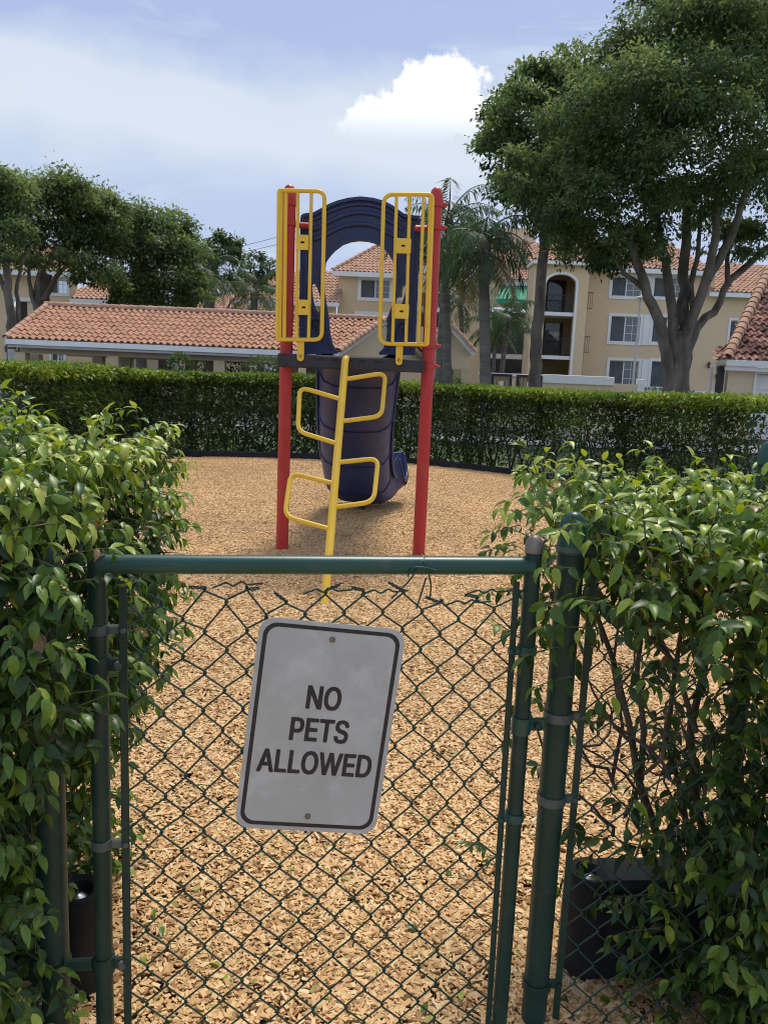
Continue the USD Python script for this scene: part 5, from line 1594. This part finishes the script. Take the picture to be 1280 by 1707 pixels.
def sag(s, z):
    """the top edge of the mesh hangs between its ties"""
    f_ = np.clip((z - (zc - .30)) / .30, 0, 1) ** 2
    return f_ * (-.030 * abs(math.sin(s * 10.5 + .4)) + .012 * math.sin(s * 31) - .02 * np.clip((s - .62) * 3, 0, 1))


weave(gate, sa0 - .004, sb0 - .0, zc, .02, gp, M_wire, r=.0023, top_fn=lambda s, z: sag(s, z), warp=.007, d0=.004)
# twisted ends and the ties that hold the mesh to the rail
rr = np.random.default_rng(9)
nw = int(round((sb0 - sa0 + .004) / (W_ / 2)))
pitch_ = (sb0 - sa0 + .004) / nw
for i in range(0, nw + 1, 2):
    s = sa0 - .004 + i * pitch_
    z = zc + sag(s, zc) + .002
    dx, dz2 = rr.uniform(.024, .034) * (1 if rr.uniform() < .7 else -1), rr.uniform(.002, .018)
    q_ = np.linspace(0, 1, 15)
    for ph in (0, math.pi):
        pts = [gp(s + dx * t_, z + dz2 * t_ + .0026 * math.sin(t_ * 11 + ph), .004 + .0026 * math.cos(t_ * 11 + ph)) for t_ in q_]
        obj("twisted_end", tube(pts, .0019, 5), M_wire, gate, smooth=70)
st, _ = on_gate(700, 942)


def tie(pts, label=None):
    obj("tie_wire", tube(rounded([gp(*q) for q in pts], .01, 4), .0021, 6), M_green, gate, smooth=70, label=label)


tie([(st - .030, zr - .018, .021), (st - .022, zr + .004, .024), (st + .004, zr + .003, .026), (st + .034, zr - .004, .024), (st + .038, zr + .001, .026)], "twisted tie wire on the top rail")
tie([(st + .004, zr + .024, -.006), (st + .006, zr + .012, .022), (st + .016, zr - .014, .024), (st + .026, zr - .045, .008), (st + .024, zr - .075, .004)])
tie([(st - .06, zr - .072, .004), (st - .025, zr - .03, .016), (st - .006, zr + .008, .024), (st + .012, zr + .022, .004), (st + .008, zr + .010, -.024)])
tie([(st - .004, zr - .095, .004), (st + .006, zr - .05, .012), (st + .010, zr - .022, .022)])
for px_ in (395, 545, 640, 780, 812):
    s, z = on_gate(px_, 962)
    zz = zc + sag(s, zc)
    tie([(s - .05, zz - .006, .004), (s - .02, zz + .008, .010), (s - .008, zz - .002, .012), (s + .010, zz + .010, .008), (s + .02, zz + .002, .010), (s + .055, zz + .004, .004)])

# gate posts
lp = pix(88, 1450, 1.63); rpst = pix(923, 1280, 1.80)
LP, RP = np.array([lp[0], lp[1], 0]), np.array([rpst[0], rpst[1], 0])
zpt = pix(945, 853, 1.80)[2]
t = thing("fence_post", "thick dark green gate post with rounded cap at the right", "post", RP)
obj("post_shaft", lathe([(0, -.1), (.0305, -.1), (.0305, zpt - .075), (0, zpt - .075)], RP, 28), M_green_dark, t, smooth=40)
obj("post_cap", lathe([(.0325, -.095), (.034, -.092), (.034, -.074), (.0325, -.070), (.0325, -.045), (.029, -.022), (.020, -.006), (.010, 0), (0, .001)], RP + [0, 0, zpt], 28), M_green, t, smooth=50)
obj("cap_ring", lathe([(.0335, -.006), (.0355, -.006), (.0355, .006), (.0335, .006)], RP + [0, 0, zpt - .083], 28), M_band, t, smooth=35)
t2 = thing("fence_post", "thick dark green gate post at the left, half hidden in leaves", "post", LP)
zlp = pix(98, 905, 1.63)[2]
obj("post_shaft", lathe([(0, -.1), (.0305, -.1), (.0305, zlp - .05), (0, zlp - .05)], LP, 28), M_green_dark, t2, smooth=40)
obj("post_cap", lathe([(.033, -.09), (.034, -.05), (.028, -.02), (.015, -.002), (0, 0)], LP + [0, 0, zlp], 28), M_green_dark, t2, smooth=50)
# latch and bands on the right post
_, zlat = on_gate(880, 1205)
band(RP + [0, 0, zlat + .008], .0305, .062, M_band, t, .022)
lt = obj("gate_latch", join(bx(gp(GL, zlat - .004, .0) + GU * .030, (.055, .012, .030), np.stack([GU, -GN, UZ], 1), bev=.003), lathe([(.0187, -.02), (.0225, -.02), (.0225, .02), (.0187, .02)], gp(GL, zlat - .004), 20)), M_green, gate, smooth=35)
obj("latch_bolt", lathe([(.009, 0), (.009, .008), (0, .011)], gp(GL, zlat - .004, .012) + GU * .036, 10, np.stack([GU, UZ, GN], 1)), M_green_dark, lt)
for py, mt in ((1330, M_band), (1640, M_green_dark)):
    z = pix(915, py, 1.80)[2]
    band(RP + [0, 0, z], .0305, .060, mt, t, .022)
# hinges on the left
for py in (1108, 1608):
    _, z = on_gate(150, py)
    off_ = LP - gp(0, 0)
    h_ = obj("hinge", join(lathe([(.0197, -.020), (.0235, -.020), (.0235, .020), (.0197, .020)], gp(0, z), 20), bx((gp(0, z) + LP + [0, 0, z]) / 2 + GN * .012, (abs(off_ @ GU) - .045, .012, .03), np.stack([GU, -GN, UZ], 1), bev=.004),
                           bx(gp(.034, z), (.03, .012, .028), np.stack([GU, -GN, UZ], 1), bev=.003)), M_green_dark, gate, smooth=35)
    obj("hinge_bolt", lathe([(.010, -.004), (.010, .006), (.005, .010), (0, .010)], gp(.040, z, .008), 10, np.stack([GU, UZ, GN], 1)), M_band, h_)
    band(LP + [0, 0, z - .012], .0305, -.052, M_green_dark, t2, .024)

# right hand fence: rail, tension bar and mesh, with an end post out at the right edge
FR = RP + GU * .06
fdir = np.array([math.cos(-.02), math.sin(-.02), 0]); fn = np.array([fdir[1], -fdir[0], 0])
fp = lambda s, z, d=0.0: RP + fdir * s - fn * .0 + np.array([0, 0, z]) - np.array([0, 0, 0]) + fn * d
fence = thing("chain_link_fence", "dark green chain link fence panel behind the leaves, right of the gate", "fence", tuple(fp(.7, 0)))
zfr = pix(1240, 926, 1.80)[2]
obj("top_rail", tube([fp(.03, zfr), fp(1.5, zfr)], .0205, 16), M_green_dark, fence, smooth=50)
obj("tension_bar", bar(fp(.055, .0), fp(.055, zfr - .03), .016, .006, side=fn), M_green_dark, fence)
weave(fence, .055, .055 + W_ * 12, zfr - .02, .02, fp, M_wire, r=.0021, seed=5, warp=.005)
for s in np.arange(.28, 1.3, .38):
    a = np.linspace(0, 2 * math.pi, 14)
    obj("rail_tie", tube([fp(s + .012 * q / 6.28, zfr + .0225 * math.sin(q), .0225 * math.cos(q)) for q in a], .0022, 5), M_wire, fence, smooth=70)
q = pix(1277, 735, 2.05)
t3 = thing("fence_post", "dark green fence post top poking above the right hedge at the photo edge", "post", (q[0] + .012, q[1], 0))
obj("post_shaft", lathe([(0, -.1), (.0245, -.1), (.0245, q[2] - .04), (0, q[2] - .04)], (q[0] + .012, q[1], 0), 20), M_green_dark, t3, smooth=40)
obj("post_cap", lathe([(.027, -.06), (.027, -.03), (.02, -.008), (.008, 0), (0, 0)], (q[0] + .012, q[1], q[2]), 20), M_green, t3, smooth=50)
# left hand fence
fl_ = lambda s, z, d=0.0: LP - fdir * s + np.array([0, 0, z]) + fn * d
fence2 = thing("chain_link_fence", "dark green chain link fence panel inside the left hedge", "fence", tuple(fl_(.5, 0)))
obj("top_rail", tube([fl_(.03, zfr), fl_(1.3, zfr)], .0205, 16), M_green_dark, fence2, smooth=50)
obj("tension_bar", bar(fl_(.052, .05), fl_(.052, zfr - .03), .016, .006, side=fn), M_green_dark, fence2)
weave(fence2, .055, .055 + W_ * 6, zfr - .02, .02, fl_, M_wire, r=.0021, seed=6, warp=.005)

# ------------------------------------------------------------------ the sign
M_alu = pm("sign_face", (.375, .395, .365), (.43, .445, .415), scale=7, rough=.42, metallic=.0, spec=.6, dirt=((.52, .53, .50), 9, .48, .68, .75), bump=.05, bscale=25, bdist=.001)
M_ink = pm("sign_ink", (.012, .011, .012), (.02, .018, .018), scale=60, rough=.5, dirt=((.14, .14, .14), 26, .62, .74, .7))
c4 = [pixplane(x, y, gp(0, 0, .014), GN) for x, y in ((434, 1027), (674, 1050), (628, 1391), (390, 1379))]
sc = sum(c4) / 4
su = (c4[1] - c4[0]) + (c4[2] - c4[3]); su = su - GN * (su @ GN); su /= np.linalg.norm(su)
sv = np.cross(GN, su)
sw = (np.linalg.norm(c4[1] - c4[0]) + np.linalg.norm(c4[2] - c4[3])) / 2
sh = (np.linalg.norm(c4[3] - c4[0]) + np.linalg.norm(c4[2] - c4[1])) / 2
sg = thing("sign", "grey metal sign reading NO PETS ALLOWED bolted askew on the gate", "sign", tuple(sc))


def rrect(w, h, r):
    return sbox(-w / 2 + r, -h / 2 + r, w / 2 - r, h / 2 - r).buffer(r, 12)


holes = [Point(0, sh * .425).buffer(.006), Point(0, -sh * .425).buffer(.006)]
plate = rrect(sw, sh, .034)
obj("plate", prism(plate, .002, sc, su, sv), M_alu, sg)
bo = rrect(sw - .020, sh - .020, .030).difference(rrect(sw - .020 - .0175, sh - .020 - .0175, .024))
obj("border_line", prism(bo, .0004, sc + GN * .0022, su, sv), M_ink, sg)


def lettering(text, y, capm, width):
    t = meshkit.text_mesh(text, capm, .0004, bold=True)
    v = np.array(t.vertices)
    lo, hi = v[:, 0].min(), v[:, 0].max()
    x = (v[:, 0] - (lo + hi) / 2) * (width / (hi - lo))
    zb = v[:, 1]
    w = sc + su * x[:, None] + sv * (y + zb - capm / 2)[:, None] + GN * (.0022 + v[:, 2:])
    b = MB()
    for k in (-1, 0, 1):
        b.add(w + su * k * .0009 + GN * (k + 1) * .00012, np.array(t.faces))
    obj("lettering", b.get(), M_ink, sg)


kx = sw / 243.0
lettering("NO", (1207 - 1151.5) * kx, 38 * kx * 1.02, 57 * kx)
lettering("PETS", (1207 - 1209) * kx, 38 * kx * 1.02, 98 * kx)
lettering("ALLOWED", (1207 - 1268) * kx, 38 * kx * 1.02, 193 * kx)
for sgn in (1, -1):
    c = sc + sv * sgn * sh * .425 + GN * .002
    obj("bolt", lathe([(.0062, 0), (.0062, .003), (.004, .0048), (0, .005)], c, 12, np.stack([su, sv, GN], 1)), M_cap, sg, smooth=40)
obj("backing_nut", lathe([(.012, -.004), (.012, 0)], sc - sv * (sh * .5 + .003) - GN * .004, 6, np.stack([su, sv, GN], 1)), M_cap, sg)

# ------------------------------------------------------------------ near hedges
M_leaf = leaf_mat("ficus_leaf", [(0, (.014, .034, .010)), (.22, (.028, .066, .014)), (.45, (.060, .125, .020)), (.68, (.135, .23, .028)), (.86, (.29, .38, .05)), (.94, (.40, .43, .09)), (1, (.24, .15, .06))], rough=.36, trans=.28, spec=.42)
M_shoot = pm("green_shoot", (.07, .085, .028), (.10, .085, .045), scale=30, rough=.7)
TEMPL = [leaf_template(b, fo, hw) for b, fo, hw in ((.5, .25, .215), (1.1, .30, .205), (1.7, .34, .22), (.8, .45, .19))]


def near_hedge(label, shoots, stems, seed, twig_every=1):
    """shoots: (base, direction, length, tint); leaves alternate along each shoot"""
    r = np.random.default_rng(seed)
    Ps, As, Ns, Ss, Ts = [], [], [], [], []
    tw_ = MB()
    for b, d, L, ti in shoots:
        d = d / np.linalg.norm(d)
        n = max(4, int(L / .0165))
        g_ = np.array([0, 0, -1.0])
        x0 = np.cross(d, [0, 0, 1.0]); x0 /= np.linalg.norm(x0) + 1e-6
        pts = []
        p, dd = b.copy(), d.copy()
        for k in range(n):
            dd = dd + g_ * .055; dd /= np.linalg.norm(dd)
            p = p + dd * L / n
            pts.append(p.copy())
            s = 1 if k % 2 else -1
            a = dd * .55 + x0 * s * .9 + g_ * r.uniform(.15, .75) + r.normal(size=3) * .28
            nn_ = np.array([0, 0, .75]) - dd * .1 + d * .35 + r.normal(size=3) * .30
            Ps.append(p + r.normal(size=3) * .004); As.append(a); Ns.append(nn_)
            Ss.append(r.uniform(.027, .062) * (1 - .25 * (k / n) ** 3)); Ts.append(ti + .22 * (k / n) ** 2 + r.normal(0, .12))
        Ps.append(p); As.append(dd + g_ * .3); Ns.append(np.array([0, 0, 1.0]) + d * .3); Ss.append(.045); Ts.append(ti + .30)
        tw_.addm(tube([b, *pts[::3], pts[-1]], np.linspace(.0020, .0009, len(pts[::3]) + 2), 4, caps=False))
    P_, A_, N_, S_, T_ = np.array(Ps), np.array(As), np.array(Ns), np.array(Ss), np.clip(np.array(Ts), 0, 1)
    # the occasional bright young leaf
    yng = r.uniform(size=len(P_)) < .045
    T_ = np.minimum(T_, .92)
    T_[yng] = r.uniform(.78, .92, yng.sum())
    T_[r.uniform(size=len(P_)) < .005] = 1.0
    vis = project(P_)
    inside = (vis[:, 0] > 0) & (vis[:, 0] < 1280) & (vis[:, 1] > 0) & (vis[:, 1] < 1707) & (vis[:, 2] > .2)
    score = S_ / np.linalg.norm(P_ - CAM, axis=1) * inside
    singles = np.argsort(-score)[:300]
    is1 = np.zeros(len(P_), bool); is1[singles] = True
    th = thing("hedge", label, "hedge", (*P_.mean(0)[:2], 0))
    kind_ = r.integers(0, 4, len(P_))
    rest, tint = MB(), []
    for k in range(4):
        mk = (kind_ == k) & ~is1
        v, f, li = copies_leaf(TEMPL[k], P_[mk], A_[mk], N_[mk], S_[mk])
        rest.add(v, f); tint.append(T_[mk][li])
    obj("foliage", rest.get(), M_leaf, th, smooth=True, tint=np.concatenate(tint), kind="stuff")
    for i in singles:
        v, f, _ = copies_leaf(TEMPL[kind_[i]], P_[i:i + 1], A_[i:i + 1], N_[i:i + 1], S_[i:i + 1])
        obj("leaf", (v, f), M_leaf, th, smooth=True, tint=np.full(len(v), T_[i]))
    obj("twigs", tw_.get(), M_shoot, th, kind="stuff")
    for s in stems:
        obj("branch", s, M_twig, th, smooth=60)
    return th


def wander(p0, p1, r0, r1, seed, wob=.05, k=9):
    r = np.random.default_rng(seed)
    t = np.linspace(0, 1, k)[:, None]
    p = np.asarray(p0) * (1 - t) + np.asarray(p1) * t
    w = np.cumsum(r.normal(size=(k, 3)) * wob * .5, 0)
    w = w - w[0] - (w[-1] - w[0]) * t
    return tube(p + w, np.linspace(r0, r1, k), 7)


r = np.random.default_rng(101)
# left: a thick block that ends beside the gate
shoots = []


def edge_left(z):
    """how far to the right (x) the left hedge reaches at height z"""
    return np.interp(z, [0, .3, .55, .72, .9, 1.15, 1.35, 1.5], [-.86, -.86, -.82, -.72, -.67, -.64, -.68, -.78])


n = 0
while n < 3000:
    x, y, z = r.uniform(-1.7, -.53), r.uniform(1.44, 2.45), r.uniform(.02, 1.40)
    ex = edge_left(z)
    ex = ex if y > 1.66 else min(ex, -.575) if z > .84 else -.73
    if x > ex:
        continue
    behind_gate = x > LP[0] - .05
    if behind_gate and 1.55 < y < 1.74 and z < 1.33:
        continue
    skin = min(1.42 - z, y - 1.45, ex - x)
    if r.uniform() > np.exp(-max(skin, 0) / .16) * .85 + .12:
        continue
    if z < .6 and behind_gate and r.uniform() < .6:
        continue
    d = np.array([.15, -.35, .25]) + r.normal(size=3) * .45
    if 1.42 - z < .2:
        d += np.array([0, 0, .25])
    if ex - x < .15:
        d += np.array([.6, 0, .0])
    if y - 1.45 < .2:
        d += np.array([0, -.4, 0])
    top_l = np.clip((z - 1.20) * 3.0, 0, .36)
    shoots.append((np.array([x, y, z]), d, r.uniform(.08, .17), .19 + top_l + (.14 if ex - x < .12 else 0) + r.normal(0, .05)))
    n += 1
for _ in range(520):
    y_ = r.uniform(1.45, 2.42)
    x_e = -.60 if y_ < 1.62 else -.70
    shoots.append((np.array([x_e - r.uniform(0, .95) ** 1.2, y_, r.uniform(1.29, 1.40)]), np.array([.1, -.35, .05]) + r.normal(size=3) * .5, r.uniform(.07, .13), .52 + r.normal(0, .09)))
for _ in range(90):
    shoots.append((np.array([r.uniform(-.80, -.595), r.uniform(1.45, 1.55), r.uniform(.82, 1.30)]), np.array([.15, -.2, .1]) + r.normal(size=3) * .4, r.uniform(.07, .13), .20 + r.normal(0, .05)))
stems = [wander((-1.3 + .11 * k, 1.95 + r.uniform(-.2, .2), -.05), (-1.3 + .12 * k + r.uniform(-.1, .1), 1.9 + r.uniform(-.2, .2), 1.25), r.uniform(.008, .016), .004, 200 + k) for k in range(5)]
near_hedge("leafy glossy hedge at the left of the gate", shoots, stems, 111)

# right: a thin hedge grown through the fence, bare inside
shoots = []
n = 0
x_post = RP[0]
while n < 1500:
    x, y, z = r.uniform(.36, 1.5), r.uniform(1.55, 2.5), r.uniform(.0, 1.335)
    if x < x_post - .07 + np.clip(1.44 - z, 0, 1) * 0 and z < .95:
        continue
    if x < x_post - .03 and (y < 1.88 or x < .40):
        continue
    if x < x_post + .07 and y > 1.70 and y < 1.86 and z < 1.25:
        continue
    w = 0.0
    top = 1.36 - z
    if z > .98:
        w = 1.0 if top < .22 else .46
        if x < x_post + .06 and z < 1.25 and y < 1.80:
            w = .07
    elif x > (.79 if z > .5 else .84):
        w = .9 * np.exp(-max(y - 1.58, 0) / .40)
    elif z < .06:
        w = .10
    elif x > x_post + .03:
        w = .04 if z > .45 else .012
    if z > .96 and z < 1.14 and x > x_post + .08:
        w *= .62
    if y > 2.1:
        w *= .6
    if r.uniform() > w:
        continue
    d = np.array([-.05, -.3, .15]) + r.normal(size=3) * .45
    if top < .2:
        d += np.array([0, -.1, .3])
    if x < x_post:
        d += np.array([-.4, -.1, -.1])
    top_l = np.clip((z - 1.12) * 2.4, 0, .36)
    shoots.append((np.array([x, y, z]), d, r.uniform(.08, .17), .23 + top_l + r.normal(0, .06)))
    n += 1
for _ in range(420):
    shoots.append((np.array([r.uniform(.49, 1.5), r.uniform(1.72, 2.45), r.uniform(1.22, 1.335)]), np.array([-.05, -.4, .05]) + r.normal(size=3) * .5, r.uniform(.07, .13), .52 + r.normal(0, .09)))
for _ in range(60):
    shoots.append((np.array([r.uniform(.70, .9), r.uniform(1.75, 1.95), r.uniform(.10, .62)]), np.array([-.3, -.3, .1]) + r.normal(size=3) * .45, r.uniform(.07, .14), .24 + r.normal(0, .08)))
for _ in range(260):
    shoots.append((np.array([r.uniform(.86, 1.25), r.uniform(1.58, 1.85), r.uniform(.05, 1.25)]), np.array([-.1, -.4, .1]) + r.normal(size=3) * .45, r.uniform(.07, .14), .30 + r.normal(0, .08)))
# the sprigs that lean past the gate post
for (px_, py_, Y_) in ((905, 800, 1.9), (915, 830, 1.85), (925, 1010, 1.72), (945, 960, 1.73), (920, 1090, 1.72), (965, 1060, 1.72), (955, 900, 1.72), (905, 1060, 1.95), (850, 1075, 2.0), (835, 1180, 2.05), (870, 1200, 2.0), (905, 1190, 1.95), (915, 1045, 1.9), (990, 930, 1.74), (985, 1010, 1.73), (940, 1140, 1.73)):
    p = pix(px_ + 14, py_ - 12, Y_)
    shoots.append((p, np.array([-.5, -.25, .1]) + r.normal(size=3) * .3, r.uniform(.06, .10), .40))
px_b = lambda pts, Y: [pix(x, y, Y) for x, y in pts]
stems = []
for k, (pts, Y, r0, r1) in enumerate((([(1170, 1460), (1120, 1420), (1085, 1375), (1068, 1310), (1052, 1230), (1040, 1150), (1010, 1080), (985, 1000)], 1.98, .014, .006), ([(1068, 1300), (1075, 1220), (1060, 1120), (1075, 1020), (1090, 930)], 1.98, .009, .005),
                                    ([(1190, 1640), (1180, 1500), (1165, 1380), (1150, 1250), (1170, 1120), (1160, 980), (1150, 860)], 2.05, .016, .007), ([(1150, 1420), (1130, 1300), (1110, 1180), (1140, 1060), (1120, 930)], 2.1, .010, .005),
                                    ([(1160, 1220), (1120, 1100), (1060, 1000), (1010, 930), (990, 860)], 1.9, .008, .003), ([(1130, 1110), (1080, 1060), (1010, 1010), (960, 990)], 1.86, .006, .002), ([(1055, 1240), (1010, 1190), (975, 1120)], 1.95, .006, .002),
                                    ([(1240, 1640), (1235, 1400), (1225, 1200), (1240, 1000), (1230, 850)], 2.05, .016, .007), ([(1165, 980), (1190, 900), (1230, 840)], 1.95, .008, .003), ([(1020, 1300), (1040, 1200), (1020, 1100), (1040, 1000), (1030, 920)], 2.15, .006, .003),
                                    ([(1085, 1370), (1040, 1290), (1000, 1260), (960, 1240)], 2.0, .006, .002), ([(1120, 940), (1180, 990), (1260, 1000)], 1.9, .006, .002), ([(1040, 930), (1090, 900), (1150, 910), (1220, 880)], 1.85, .006, .003))):
    stems.append(limb(px_b(pts, Y), r0, r1, 7, .02, 300 + k))
for k in range(26):
    a = np.array([r.uniform(.48, 1.0), r.uniform(1.85, 2.3), r.uniform(.35, 1.0)])
    stems.append(wander(a, a + np.array([r.uniform(-.22, .22), r.uniform(-.15, .15), r.uniform(.1, .45)]), r.uniform(.003, .006), .0012, 340 + k, .03, 7))
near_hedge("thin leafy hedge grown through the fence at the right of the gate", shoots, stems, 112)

# fallen leaves lying on the chips near the gate
r = np.random.default_rng(77)
for k, (px_, py_) in enumerate(((270, 1545), (365, 1610), (380, 1625), (676, 1546), (752, 1460), (625, 1618), (540, 1665), (770, 1668), (705, 1690), (258, 1515), (1000, 1660), (1060, 1640), (985, 1610), (1100, 1690), (240, 1590), (1040, 1690))):
    p = pixz(px_, py_, .034)
    a = r.uniform(0, 6.28)
    v, f, _ = copies_leaf(TEMPL[k % 4], p[None], np.array([[math.cos(a), math.sin(a), .12]]), np.array([[r.normal(0, .3), r.normal(0, .3), 1.0]]), np.array([r.uniform(.035, .055)]))
    o = obj("fallen_leaf", (v, f), M_leaf, smooth=True, tint=np.full(len(v), r.uniform(.35, .95)), label="single fallen green or yellow leaf lying on the wood chips near the gate", cat="leaf", group="fallen leaves on the wood chips")
